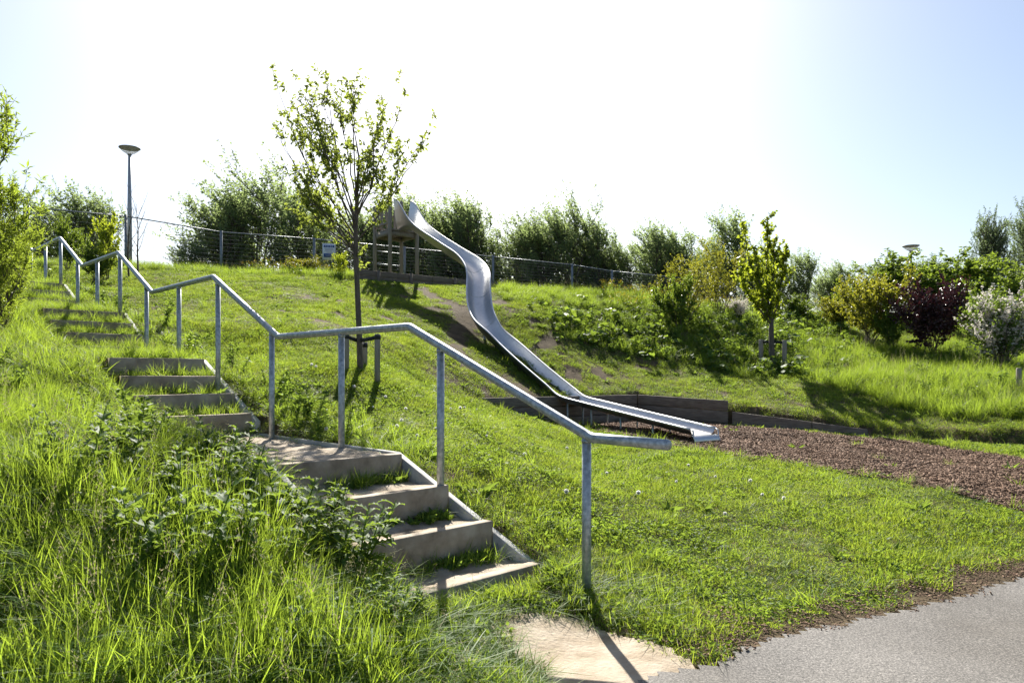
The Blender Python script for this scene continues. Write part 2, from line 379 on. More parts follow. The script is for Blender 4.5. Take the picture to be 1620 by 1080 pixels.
PC = np.array([2.8, 16.2])                                # back corner of the timber-edged pit at the foot of the slide
PL, PR = np.array([-0.62, 13.93]), np.array([6.8, 13.9])  # its two wall ends
TL, TD = np.array([-4.55, 21.6]), np.array([0.78, 0.626]) # timber wall below the tower: left end and direction
def side(p, a, b):
    d = (b - a) / np.linalg.norm(b - a)
    return (p[0] - a[0]) * (-d[1]) + (p[1] - a[1]) * d[0]
def H(x, y):
    x, y = np.asarray(x, float), np.asarray(y, float)
    z = hill(x, y)
    r = np.hypot(x, y - 8)
    far = smooth(38, 60, r)
    z = z * (1 - far) + far * np.clip(z, -2.5, 1.2)
    # pit
    sb = -side((x, y), PL, PC); sr = -side((x, y), PC, PR)      # > 0 inside (towards the camera / downhill)
    inside = smooth(-0.16, -0.02, sb) * smooth(-0.16, -0.02, sr) * smooth(-1.2, 0.3, x)
    pit = -1.10 - np.clip(x - 3.0, 0, 4) * 0.035 + np.clip(1.0 - x, 0, 3) * 0.33 - np.clip(13 - y, 0, 6) * 0.05
    near = smooth(8.5, 10.5, y)
    z = z - near * inside * np.maximum(0, z - pit)
    # terrace behind the timber wall at the tower
    s = (x - TL[0]) * TD[0] + (y - TL[1]) * TD[1]; q = -(x - TL[0]) * TD[1] + (y - TL[1]) * TD[0]
    band = smooth(-0.3, 0.2, s) * (1 - smooth(4.9, 5.6, s))
    z = z + band * smooth(0.0, 0.14, q) * np.maximum(0, 3.0 - z) * (1 - smooth(2.5, 4, q))
    # bed of the stairs
    t, o = xy2ts(x, y)
    zs = np.full(x.shape, -9.0)
    tn = np.array([a for a, _ in STEPS]); zz = np.array([b for _, b in STEPS])
    zs = np.where(t < tn[0], -1.55, zz[np.clip(np.searchsorted(tn, t - 0.02) - 1, 0, len(zz) - 1)])
    cor = smooth(-1.30, -1.12, o) * (1 - smooth(0.02, 0.16, o)) * smooth(0.3, 0.45, t) * (1 - smooth(18.5, 19, t))
    z = z - cor * np.maximum(0, z - (zs - 0.17))
    z = z - 0.08 * smooth(-1.5, -1.1, o) * (1 - smooth(-0.22, -0.05, o)) * smooth(-1.0, -0.3, t) * (1 - smooth(0.42, 0.5, t))
    z = z + 0.02 * vnoise(x, y, 0.55, 1) * (1 - cor) + 0.045 * vnoise(x, y, 1.9, 2) * (1 - cor) * smooth(5, 12, y)
    return z + CAMZ

def hit(px, py, y0=2.2, y1=60.0):
    """where the ray through a photo pixel meets the land"""
    ys = np.arange(y0, y1, 0.05)
    xs = (px - CX) / F * ys; zr = CAMZ - (py - HY) / F * ys
    k = np.nonzero(zr < H(xs, ys))[0]
    i = k[0] if len(k) else len(ys) - 1
    return np.array([xs[i], ys[i], float(H(xs[i], ys[i]))])
def ground(x, y): return np.array([x, y, float(H(np.array([x]), np.array([y]))[0])])
def pix_at(px, d):
    x = (px - CX) / F * d
    return ground(x, d)

def grid_sheet(name, xs, ys, mat, fn=H, dz=0.0, keep=None):
    X, Y = np.meshgrid(xs, ys)
    Z = fn(X, Y) + dz
    nx, ny = len(xs), len(ys)
    idx = np.arange(nx * ny).reshape(ny, nx)
    q = np.stack([idx[:-1, :-1], idx[:-1, 1:], idx[1:, 1:], idx[1:, :-1]], -1).reshape(-1, 4)
    if keep is not None:
        kc = keep((X[:-1, :-1] + X[1:, 1:]) / 2, (Y[:-1, :-1] + Y[1:, 1:]) / 2).ravel()
        q = q[kc]
        used, inv = np.unique(q, return_inverse=True)
        v = np.stack([X, Y, Z], -1).reshape(-1, 3)[used]; q = inv.reshape(-1, 4)
    else:
        v = np.stack([X, Y, Z], -1).reshape(-1, 3)
    mb = MB(); mb.add(v, q)
    return mb.build(name, mat, smooth_shade=True)

xs = np.unique(np.concatenate([np.arange(-900, -40, 60), np.arange(-40, -18, 1.0), np.arange(-18, 16, 0.14), np.arange(16, 40, 1.0), np.arange(40, 901, 60)]))
ys = np.unique(np.concatenate([np.arange(-300, -12, 40), np.arange(-12, 0, 1.0), np.arange(0, 28, 0.14), np.arange(28, 60, 1.0), np.arange(60, 1500, 70)]))
tag(grid_sheet('ground', xs, ys, M['soil']), kind='structure')

# asphalt path
PE, PD = np.array([0.965, 3.78]), np.array([0.848, 0.530])
def path_q(x, y):                                        # > 0 on the asphalt, distance from its edge
    return (x - PE[0]) * PD[1] - (y - PE[1]) * PD[0]
def path_s(x, y): return (x - PE[0]) * PD[0] + (y - PE[1]) * PD[1]
def path_edge(x, y):
    s = path_s(x, y)
    return path_q(x, y) + 0.07 * vnoise(s, s * 0, 0.9, 4) + 0.03 * vnoise(s, s * 0, 0.21, 5) - 0.01 * np.clip(s - 1.5, 0, 9) ** 2
def on_path(x, y): return (path_edge(x, y) > 0) & (path_q(x, y) < 3.6)
tag(grid_sheet('asphalt_path', np.arange(-16, 26, 0.06), np.arange(-9, 14, 0.06), M['asphalt'], dz=0.03, keep=on_path), kind='structure')

# trodden sand at the foot of the stairs
def poly_sd(poly, x, y):
    """signed distance (inside > 0) to a polygon"""
    poly = np.asarray(poly, float); x = np.asarray(x, float); y = np.asarray(y, float)
    d = np.full(x.shape, 1e9); ins = np.zeros(x.shape, bool)
    for a, b in zip(poly, np.roll(poly, -1, 0)):
        e = b - a; l = (e ** 2).sum()
        k = np.clip(((x - a[0]) * e[0] + (y - a[1]) * e[1]) / l, 0, 1)
        d = np.minimum(d, np.hypot(x - a[0] - k * e[0], y - a[1] - k * e[1]))
        c = ((a[1] > y) != (b[1] > y)) & (x < e[0] * (y - a[1]) / (e[1] + 1e-12) + a[0])
        ins ^= c
    return np.where(ins, d, -d)
SAND = [hit(px, py)[:2] for px, py in ((765, 985), (850, 972), (930, 985), (1000, 1015), (1115, 1072))] + [np.array([1.0, 3.4]), np.array([0.2, 3.0])] + [hit(850, 1078)[:2], hit(800, 1030)[:2]]
def sand_sd(x, y): return poly_sd(SAND, x, y) + 0.05 * vnoise(x, y, 0.25, 8) + 0.025 * vnoise(x, y, 0.08, 9)
tag(grid_sheet('sand_patch', np.arange(-1.2, 2.2, 0.03), np.arange(2.4, 5.2, 0.03), M['sand'], dz=0.018, keep=lambda x, y: (sand_sd(x, y) > 0) & (path_edge(x, y) < 0.1)), kind='structure')

# wood-chip bed at the foot of the slide
MULCH = [PL + np.array([1.35, 0.75]), PC + np.array([-0.02, -0.1]), PC + (PR - PC) * 0.55 + np.array([-0.1, -0.2]), PR + np.array([-0.5, -0.3])] + [hit(px, py)[:2] for px, py in ((1500, 712), (1700, 745), (1700, 830), (1620, 808), (1480, 775), (1330, 745), (1160, 722), (1075, 706), (990, 690), (900, 672))]
def mulch_sd(x, y): return poly_sd(MULCH, x, y) + 0.16 * vnoise(x, y, 0.8, 10) + 0.07 * vnoise(x, y, 0.22, 11)
tag(grid_sheet('wood_chip_bed', np.arange(0, 10, 0.07), np.arange(6, 17, 0.07), M['mulch'], dz=0.025, keep=lambda x, y: mulch_sd(x, y) > 0), kind='structure')

# ------------------------------------------------------------------ staircase
st = empty('concrete_staircase', (*ts2xy(0.47, -0.7), CAMZ - 1.5))
tag(st, 'weathered concrete steps with sandy treads climbing the bank beside the handrail', 'stairs')
SO = np.array(st.location)
U3, V3, Z3 = np.array([*U, 0]), np.array([*V, 0]), np.array([0, 0, 1.0])
OL, OR = -1.08, 0.045
def sp(t, off, z): return np.array([*ts2xy(t, off), z + CAMZ])
for i, (t, z) in enumerate(STEPS):
    w = RNG.uniform(-0.006, 0.006)
    ns_ = 46; oo = np.linspace(OL, OR, ns_)
    chip = 0.006 + 0.010 * np.clip(vnoise(oo, oo * 0 + i, 0.06, 90), 0, 1) + 0.022 * np.clip(vnoise(oo, oo * 0 + i, 0.11, 91) - 0.62, 0, 1)
    bow = 0.006 * vnoise(oo, oo * 0 + i, 0.5, 92) + w
    prof_ = []
    for k_ in range(ns_):                                 # worn, chipped front edge
        c_ = chip[k_]; b_ = bow[k_]
        prof_.append([sp(t + 0.004, oo[k_], z - 0.34), sp(t + 0.002 * (k_ % 2), oo[k_], z - 0.12 + b_), sp(t, oo[k_], z - c_ + b_), sp(t + c_ * 0.45, oo[k_], z - c_ * 0.28 + b_), sp(t + c_ * 1.1, oo[k_], z + b_), sp(t + 0.09, oo[k_], z + b_ * 0.6), sp(t + 0.09, oo[k_], z - 0.34)])
    G_ = np.array(prof_); idx = np.arange(ns_ * 7).reshape(ns_, 7)
    q = np.stack([idx[:-1, :-1], idx[1:, :-1], idx[1:, 1:], idx[:-1, 1:]], -1).reshape(-1, 4)
    mb = MB(); mb.add(G_.reshape(-1, 3), q, [(a, b, c) for e in (0, ns_ - 1) for a, b, c in [(idx[e, 0], idx[e, j], idx[e, j + 1]) for j in range(1, 6)]])
    mb.build('step_riser', M['concrete'], st, origin=SO)
    t2 = STEPS[i + 1][0] if i + 1 < len(STEPS) else t + 1.5
    # sandy tread, slightly hollowed and littered
    na, nb = max(6, int((t2 - t - 0.09) / 0.05)), 30
    a = np.linspace(t + 0.0905, t2 + 0.02, na); b = np.linspace(OL, OR, nb)
    A, B = np.meshgrid(a, b)
    x, y = ts2xy(A, B)
    zt = z - 0.012 - 0.02 * np.sin((A - a[0]) / (a[-1] - a[0]) * math.pi) + 0.012 * vnoise(x, y, 0.16, 20 + i) + 0.006 * vnoise(x, y, 0.05, 50 + i) + CAMZ
    zt = zt + 0.05 * smooth(t2 - 0.18, t2 + 0.02, A) * (0.5 + 0.5 * vnoise(x, y, 0.2, 70 + i))
    idx = np.arange(na * nb).reshape(nb, na)
    q = np.stack([idx[:-1, :-1], idx[:-1, 1:], idx[1:, 1:], idx[1:, :-1]], -1).reshape(-1, 4)
    mb = MB(); mb.add(np.stack([x, y, zt], -1).reshape(-1, 3), q[:, ::-1])
    mb.build('landing' if t2 - t > 1.2 else 'tread', M['sand'], st, smooth_shade=True, origin=SO)
# edge kerbs: a slanting one along each flight, a level one along each landing
for k in range(5):
    f = STEPS[4 * k:4 * k + 4]
    t0, z0, t1, z1 = f[0][0] - 0.10, f[0][1] - 0.115, f[3][0] + 0.12, f[3][1] - 0.02
    tn = STEPS[4 * k + 4][0] - 0.1 if k < 4 else t1 + 2
    for off in ((0.083, -1.12) if k < 1 else (0.083,)):
        for (ta, za, tb, zb) in ((t0, z0, t1, z1), (t1 + 0.012, z1, tn, z1 + 0.01)):
            a, b = sp(ta, off, za - 0.13), sp(tb, off, zb - 0.13)
            mb = MB(); mb.box((a + b) / 2, (b - a) / 2, V3 * 0.029, Z3 * 0.15)
            mb.build('edge_kerb', M['kerb'], st, origin=SO, bevel=0.006)

# ------------------------------------------------------------------ handrail
hr = empty('handrail', (P0[0], P0[1], float(H(P0[0], P0[1]))))
tag(hr, 'long galvanised steel tube handrail zigzagging up beside the concrete steps', 'handrail')
HO = np.array(hr.location)
RAIL = [(-0.64, -0.435), (-0.04, -0.43), (1.98, 0.40), (4.39, 0.40), (6.15, 1.225), (8.41, 1.21), (10.02, 1.99), (12.17, 2.0), (13.78, 2.73), (16.25, 2.76), (17.9, 3.5), (20, 3.55)]
RR = 0.034
pts = []
for i, (t, z) in enumerate(RAIL):
    p = sp(t, 0, z)
    if 0 < i < len(RAIL) - 1:
        a, b = sp(*[RAIL[i - 1][0], 0, RAIL[i - 1][1]]), sp(RAIL[i + 1][0], 0, RAIL[i + 1][1])
        da, db = (a - p) / np.linalg.norm(a - p), (b - p) / np.linalg.norm(b - p)
        for k in (0.05, 0.018): pts.append(p + da * k)
        for k in (0.018, 0.05): pts.append(p + db * k)
    else: pts.append(p)
mb = MB(); mb.tube(pts, RR, 20)
rail = mb.build('rail', M['galv'], hr, True, HO)
c = sp(-0.64, 0, -0.435); d = -U3
mb = MB(); mb.tube([c - d * 0.002, c + d * 0.006], RR - 0.004, 20); mb.build('end_cap', M['galv'], rail, False, HO)
RT, RZ = [a for a, _ in RAIL], [b for _, b in RAIL]
for t in (0.0, 1.55, 3.08, 4.54, 6.0, 7.32, 8.64, 9.92, 11.2, 12.47, 13.73, 15.0, 16.35, 17.7):
    x, y = ts2xy(t, 0); zb = float(H(np.array([x]), np.array([y]))[0]) - 0.2
    zt = np.interp(t, RT, RZ) + CAMZ - 0.02
    mb = MB(); mb.tube([(x, y, zb), (x, y, zt)], 0.031, 18)
    po = mb.build('post', M['galv'], hr, True, HO)
    mb = MB(); mb.tube([(x, y, zt - 0.03), (x, y, zt - 0.012)], 0.0345, 18); mb.build('weld_collar', M['galv'], po, True, HO)

# ------------------------------------------------------------------ play tower
B = np.array([-3.776, 22.5]); SD = np.array([0.63, -0.777]); SC = np.array([0.777, 0.63]); SIDE = 0.97
D = B + SC * SIDE; A_ = B - SD * SIDE; C_ = A_ + SC * SIDE
tz = lambda yp, d: CAMZ + (HY - yp) / F * d
ZPLAT = tz(363, 22.7)
gt = float(H(B[0], B[1]))
tw = empty('play_tower', (B[0], B[1], gt))
tag(tw, 'small wooden play tower on posts at the top of the slide', 'play tower')
TO = np.array(tw.location)
c3 = lambda p, z: np.array([p[0], p[1], z])
for p, top in ((B, tz(311, 22.5)), (D, ZPLAT + 0.05), (A_, tz(326, 23.2)), (C_, tz(318, 23.8))):
    zb = float(H(p[0], p[1])) - 0.2
    mb = MB(); mb.tube([c3(p, zb), c3(p, top - 0.02), c3(p, top)], [0.062, 0.060, 0.045], 14); mb.build('post', M['post_wood'], tw, True, TO)
s3, d3 = np.array([*SC, 0]), np.array([*SD, 0])
ctr = (B + C_) / 2
for i in range(8):
    k = (i + 0.5) / 8 - 0.5
    mb = MB(); mb.box(c3(ctr, ZPLAT - 0.022) + d3 * k * 1.04, d3 * 0.062, s3 * 0.50, Z3 * 0.02); mb.build('plank', M['post_wood'], tw, origin=TO)
for sg in (-1, 1):
    mb = MB(); mb.box(c3(ctr, ZPLAT - 0.12) + d3 * sg * 0.43, d3 * 0.03, s3 * 0.44, Z3 * 0.075); mb.build('beam', M['post_wood'], tw, origin=TO)
    mb = MB(); mb.box(c3(ctr, ZPLAT - 0.12) + s3 * sg * 0.47, s3 * 0.028, d3 * 0.39, Z3 * 0.072); mb.build('beam', M['post_wood'], tw, origin=TO)
for a, b in ((B, A_), (A_, C_), (C_, D)):                # slatted guards on three sides
    n = 3
    e = b - a
    for i in range(n):
        p = a + e * (i + 1) / (n + 1)
        mb = MB(); dirv = np.array([*(e / np.linalg.norm(e)), 0]); nv = np.array([-dirv[1], dirv[0], 0])
        top = ZPLAT + (0.72 if i % 2 else 0.80) + 0.05 * i / n
        mb.box((c3(p, ZPLAT + 0.06) + c3(p, top)) / 2, dirv * 0.045, nv * 0.014, Z3 * (top - ZPLAT - 0.06) / 2); mb.build('guard_slat', M['post_wood'], tw, origin=TO, bevel=0.01)
    for h in (0.16, 0.62):
        mb = MB(); m_ = (c3(a, ZPLAT + h) + c3(b, ZPLAT + h)) / 2 + nv * 0.045
        mb.box(m_, dirv * (SIDE / 2 - 0.06), nv * 0.016, Z3 * 0.026); mb.build('guard_rail', M['post_wood'], tw, origin=TO)
for h in (0.12, 0.52, 0.92):                             # climbing rungs at the back
    mb = MB(); mb.tube([c3(A_, gt + h), c3(C_, gt + h)], 0.018, 8); mb.build('rung', M['galv'], tw, True, TO)

# ------------------------------------------------------------------ slide
def catmull(P, n=10):
    P = np.asarray(P, float); Q = np.concatenate([[2 * P[0] - P[1]], P, [2 * P[-1] - P[-2]]]); out = []
    for i in range(1, len(Q) - 2):
        p0, p1, p2, p3 = Q[i - 1:i + 3]
        for k in range(n):
            t = k / n
            out.append(0.5 * (2 * p1 + (p2 - p0) * t + (2 * p0 - 5 * p1 + 4 * p2 - p3) * t * t + (3 * p1 - p0 - 3 * p2 + p3) * t ** 3))
    out.append(Q[-2]); return np.array(out)
mid = (B + D) / 2
RIMS = [(655, 349, 22.3), (682, 368, 21.6), (713, 388, 20.9), (742, 407, 20.2), (756, 427, 19.5), (757, 457, 18.8), (760, 486, 18.2), (772, 511, 17.6),
        (800, 537, 17.1), (840, 573, 16.25), (888, 613, 15.35), (905, 627, 15.0), (935, 635, 14.55), (1020, 656, 13.3), (1112, 678, 12.15)]
ctrl = [np.array([mid[0] - SD[0] * 0.10, mid[1] - SD[1] * 0.10, ZPLAT + 0.26]), np.array([mid[0] + SD[0] * 0.16, mid[1] + SD[1] * 0.16, ZPLAT + 0.25])] + [px2w(*r) for r in RIMS[0:]]
path = catmull(ctrl, 8)
seg = np.concatenate([[0], np.cumsum(np.linalg.norm(np.diff(path, axis=0), axis=1))])
LEN = seg[-1]
ss = np.linspace(0, LEN, 120)
path = np.stack([np.interp(ss, seg, path[:, k]) for k in range(3)], 1)
for _ in range(2): path[1:-1] = (path[:-2] + 2 * path[1:-1] + path[2:]) / 4
tan = np.gradient(path, axis=0); tan /= np.linalg.norm(tan, axis=1)[:, None]
flat = tan.copy(); flat[:, 2] = 0; flat /= np.linalg.norm(flat, axis=1)[:, None]
cross = np.stack([-flat[:, 1], flat[:, 0], np.zeros(len(flat))], 1)     # to the rider's left (photo right)
nrm = np.cross(tan, cross); nrm *= np.sign(nrm[:, 2:3] + 1e-9)
sl = empty('slide', (path[-1][0], path[-1][1], float(H(path[-1][0], path[-1][1]))))
tag(sl, 'long curved stainless steel slide running down the grassy hill from the tower', 'slide')
LO = np.array(sl.location)
W2 = 0.30
kink = int(np.argmin(np.abs(path[:, 2] - (CAMZ + (HY - 627) / F * 15.0))))
def section(i):
    """cross-section points of the trough (a = across, h = up from the rim plane)"""
    k = np.linspace(-1, 1, 15)
    flatk = smooth(kink - 6, kink + 1, i)
    depth = 0.27 * (1 - flatk) + 0.10 * flatk
    rnd = -depth * (1 - np.abs(k) ** 2.6)
    bx = -depth * (1 - np.abs(k) ** 9)
    return k * W2, rnd * (1 - flatk) + bx * flatk
n = len(path); ns = 15
inner = np.zeros((n, ns, 3)); outer = np.zeros((n, ns, 3))
for i in range(n):
    a, h = section(i)
    inner[i] = path[i] + a[:, None] * cross[i] + h[:, None] * nrm[i]
    nn = np.stack([np.gradient(h), -np.gradient(a)], 1); nn /= np.linalg.norm(nn, axis=1)[:, None]
    outer[i] = inner[i] + 0.012 * (nn[:, :1] * cross[i] + nn[:, 1:] * nrm[i])
# flared side wings where the rider sits down
wing = np.exp(-(ss / 0.62) ** 2)
for i in range(n):
    up = 0.70 * wing[i]
    for j in (0, 1, 2, ns - 3, ns - 2, ns - 1):
        kk = {0: 1.0, 1: 0.62, 2: 0.25}[min(j, ns - 1 - j)]
        inner[i, j] += Z3 * up * kk; outer[i, j] += Z3 * up * kk
def skin(mb, G, flip=False):
    a, b = G.shape[:2]; idx = np.arange(a * b).reshape(a, b)
    q = np.stack([idx[:-1, :-1], idx[:-1, 1:], idx[1:, 1:], idx[1:, :-1]], -1).reshape(-1, 4)
    mb.add(G.reshape(-1, 3), q[:, ::-1] if flip else q)
mb = MB(); skin(mb, inner); skin(mb, outer, True)
chute = mb.build('chute', M['steel'], sl, True, LO)
for j in (0, ns - 1):
    mb = MB(); mb.tube((inner[:, j] + outer[:, j]) / 2 + Z3 * 0.004, 0.021, 10); mb.build('side_rim', M['steel_rim'], sl, True, LO)
for i in list(range(14, kink, 11)) + [kink - 5, kink - 2]:       # welded joints across the trough
    mb = MB(); mb.tube(inner[i, 1:-1] + nrm[i] * 0.001, 0.005, 6, False); mb.build('weld_seam', M['steel'], chute, True, LO)
# rolled lip at the end
e, fl, cr = path[-1], flat[-1], cross[-1]
k = np.linspace(0, 1, 14); R_ = 0.10
lip = []
for q in k:
    an = q * math.radians(100)
    lip.append(e - Z3 * 0.10 + fl * (R_ * math.sin(an)) + Z3 * (R_ * math.cos(an) - R_))
lip += [lip[-1] - Z3 * 0.09 - fl * 0.05, lip[-1] - Z3 * 0.14 - fl * 0.08]
lip = np.array(lip)
G = np.stack([lip + cr * a for a in np.linspace(-W2, W2, 5)], 1)
mb = MB(); skin(mb, G); skin(mb, G - Z3 * 0.008 - fl * 0.008, True); mb.build('exit_lip', M['steel'], sl, True, LO)
for sg in (-1, 1):
    poly = [lip[0] - fl * 0.02 + Z3 * 0.095] + [p for p in lip]
    poly = np.array(poly) + cr * sg * (W2 + 0.004)
    rim_e = inner[-1, 0 if sg < 0 else -1]
    arc = np.concatenate([[rim_e], [e + cr * sg * W2 + fl * 0.06 + Z3 * -0.02], lip[6:14] + cr * sg * W2, lip[14:] + cr * sg * W2])
    mb = MB(); mb.tube(arc, 0.012, 8); mb.build('lip_edge', M['steel_rim'], sl, True, LO)
# legs below the run-out
for i, spl in ((kink + 1, 0.06), (kink + 7, 0), (kink + 14, 0), (kink + 21, 0)):
    if i >= n - 2: continue
    for sg in (-1, 1):
        p = path[i] + cross[i] * sg * 0.21 - Z3 * 0.11
        b = p - flat[i] * spl + flat[i] * (0.05 if spl else 0); b[2] = float(H(b[0], b[1])) - 0.08
        mb = MB(); mb.tube([b, p], 0.019, 8); lg = mb.build('leg', M['galv'], sl, True, LO)
        if spl:
            mb = MB(); mb.box(b + Z3 * 0.12, flat[i] * 0.07, cross[i] * 0.05, Z3 * 0.005); mb.build('foot_plate', M['galv'], lg, False, LO)
for i in (kink - 14, kink - 30):                          # short supports on the slope
    p = outer[i, ns // 2]; b = ground(p[0], p[1]) - Z3 * 0.25
    mb = MB(); mb.tube([b, p], 0.035, 8); mb.build('support_post', M['galv'], sl, True, LO)

# ------------------------------------------------------------------ timber walls
def board(root, a, b, z0, z1, th, name='board', zb0=None, zb1=None):
    a, b = np.asarray(a, float), np.asarray(b, float)
    e = (b - a); ln = np.linalg.norm(e); e3 = np.array([*(e / ln), 0]); nv = np.array([-e3[1], e3[0], 0])
    zb0 = z0 if zb0 is None else zb0; zb1 = z1 if zb1 is None else zb1
    vs = [c3(p, z) + nv * s * th / 2 for p, lo, hi in ((a, z0, z1), (b, zb0, zb1)) for z in (lo, hi) for s in (-1, 1)]
    mb = MB(); mb.add(vs, [(0, 1, 3, 2), (4, 6, 7, 5), (0, 4, 5, 1), (2, 3, 7, 6), (0, 2, 6, 4), (1, 5, 7, 3)])
    return mb.build(name, M['timber'], root, origin=np.array(root.location), bevel=0.008)
zt_ = CAMZ - 0.48
w1 = empty('timber_board_edging', ground(PC[0] - 0.3, PC[1] - 0.4)); tag(w1, 'grey timber board wall holding the bank behind the foot of the slide', 'timber edging')
m1 = PL + (PC - PL) * 0.52
for a, b in ((PL, m1 - (PC - PL) * 0.002), (m1, PC - (PC - PL) * 0.01)):
    board(w1, a, b, zt_ - 0.20, zt_, 0.06); board(w1, a, b, zt_ - 0.41, zt_ - 0.212, 0.06); board(w1, a, b, zt_ - 0.70, zt_ - 0.422, 0.06)
w2 = empty('timber_board_edging', ground(PR[0] - 1.5, PR[1] + 0.6)); tag(w2, 'stepped grey timber edging running right from the wall beside the slide foot', 'timber edging')
r1 = PC + (PR - PC) * 0.43
off2 = np.array([0.02, 0.03])
zt2 = tz(634, 15.05)
board(w2, PC + off2, r1, zt_ - 0.21, zt_ - 0.0, 0.06, zb0=zt2 - 0.21, zb1=zt2)
board(w2, PC + off2, r1, zt_ - 0.47, zt_ - 0.222, 0.06, zb0=zt2 - 0.47, zb1=zt2 - 0.222)
board(w2, PC + off2, r1, zt_ - 0.76, zt_ - 0.482, 0.06, zb0=zt2 - 0.76, zb1=zt2 - 0.482)
board(w2, r1 + (PR - PC) * 0.02, r1 + (PR - r1) * 0.62, tz(695, 15), tz(652, 14.95), 0.06, zb0=tz(705, 14.2), zb1=tz(668, 14.2))
board(w2, r1 + (PR - r1) * 0.625, PR, tz(705, 14.2), tz(668.5, 14.2), 0.06, zb0=tz(710, 13.9), zb1=tz(679, 13.9))
mb = MB(); p = px2w(1164, 641, 15.02); mb.tube([p, p + np.array([-0.01, -0.07, 0])], 0.014, 8); mb.build('bolt', M['strap'], w2, True, np.array(w2.location))
w3 = empty('timber_board_edging', ground(*(TL + TD * 2.4))); tag(w3, 'dark timber board wall along the hilltop below the play tower', 'timber edging')
zt3 = CAMZ + 3.08
for i in range(4):
    a, b = TL + TD * (i * 1.28), TL + TD * (i * 1.28 + 1.27)
    board(w3, a, b, zt3 - 0.17, zt3, 0.055); board(w3, a, b, zt3 - 0.55, zt3 - 0.18, 0.055)
for s in (0.62, 1.75, 3.4, 5.12):
    p = TL + TD * s + np.array([TD[1], -TD[0]]) * 0.065
    mb = MB(); mb.tube([c3(p, zt3 - 0.75), c3(p, zt3 + 0.02)], 0.05, 10); mb.build('post', M['timber'], w3, True, np.array(w3.location))

# ------------------------------------------------------------------ fence, sign, lamps
FP = [(45, 327, 21.6), (199, 341, 23.0), (350, 366, 23.4), (497, 377, 23.9), (640, 391, 24.6), (780, 405, 25.2), (905, 418, 26.0), (968, 428, 26.5), (1090, 440, 27.5)]
FT = [px2w(*p) for p in FP]
fe = empty('mesh_fence', ground(FT[3][0], FT[3][1])); tag(fe, 'dark steel wire fence running along the crest of the hill behind the tower', 'fence')
FO = np.array(fe.location)
for p in FT:
    g = ground(p[0], p[1]); mb = MB(); mb.tube([g - Z3 * 0.3, p + Z3 * 0.02], 0.042, 10); mb.build('post', M['fence'], fe, True, FO)
for a, b in zip(FT[:-1], FT[1:]):
    mb = MB(); mb.tube([a - Z3 * 0.02, b - Z3 * 0.02], 0.019, 8); mb.build('top_rail', M['fence'], fe, True, FO)
    ga, gb = ground(a[0], a[1]), ground(b[0], b[1])
    mb = MB()
    for k in range(1, 10):
        q = k / 10.0
        mb.tube([a * (1 - q) + (ga + Z3 * 0.06) * q, b * (1 - q) + (gb + Z3 * 0.06) * q], 0.0032, 4, False)
    nvw = int(np.linalg.norm(b - a) / 0.2)
    for k in range(1, nvw):
        q = k / nvw
        mb.tube([a * (1 - q) + b * q - Z3 * 0.02, ga * (1 - q) + gb * q + Z3 * 0.05], 0.0011, 3, False)
    tag(mb.build('wire_panel', M['wire'], fe, False, FO), kind='stuff')

a, b = FT[3], FT[4]
fd = (b - a); fd[2] = 0; fd /= np.linalg.norm(fd); fn = np.array([fd[1], -fd[0], 0]); fn *= -np.sign(fn[1])
sc_ = px2w(520.5, 398.5, 23.9)
sg_ = empty('fence_sign', sc_ - Z3 * 0.27); tag(sg_, 'white notice with blue bars and print wired to the hilltop fence', 'sign')
SGO = np.array(sg_.location)
mb = MB(); mb.box(sc_, fd * 0.21, fn * 0.004, Z3 * 0.27 - fd * 0.0); mb.build('panel', M['sign_white'], sg_, False, SGO)
def sgbox(name, u0, u1, v0, v1, mat, d=0.006, parent=sg_):
    mb = MB(); mb.box(sc_ + fd * ((u0 + u1) / 2 * 0.42) + Z3 * ((v0 + v1) / 2 * 0.54) + fn * d, fd * (u1 - u0) * 0.21, fn * 0.001, Z3 * (v1 - v0) * 0.27)
    return mb.build(name, mat, parent, False, SGO)
for u0, u1 in ((-0.40, -0.27), (-0.24, -0.16), (-0.13, -0.03), (0.0, 0.10), (0.13, 0.22), (0.25, 0.40)):   # heading, too small to read
    sgbox('heading_print', u0, u1, 0.27, 0.41, M['sign_blue'])
for k, (u0, u1) in enumerate(((-0.36, 0.3), (-0.30, 0.36), (-0.36, 0.22), (-0.2, 0.34))):
    sgbox('text_line', u0, u1, 0.17 - k * 0.075, 0.20 - k * 0.075, M['sign_grey'])
bb = sgbox('blue_box', -0.40, 0.40, -0.33, -0.10, M['sign_blue'])
for k, (u0, u1) in enumerate(((-0.28, 0.26), (-0.24, 0.3))): sgbox('text_line', u0, u1, -0.19 - k * 0.08, -0.16 - k * 0.08, M['sign_grey'], 0.009, bb)

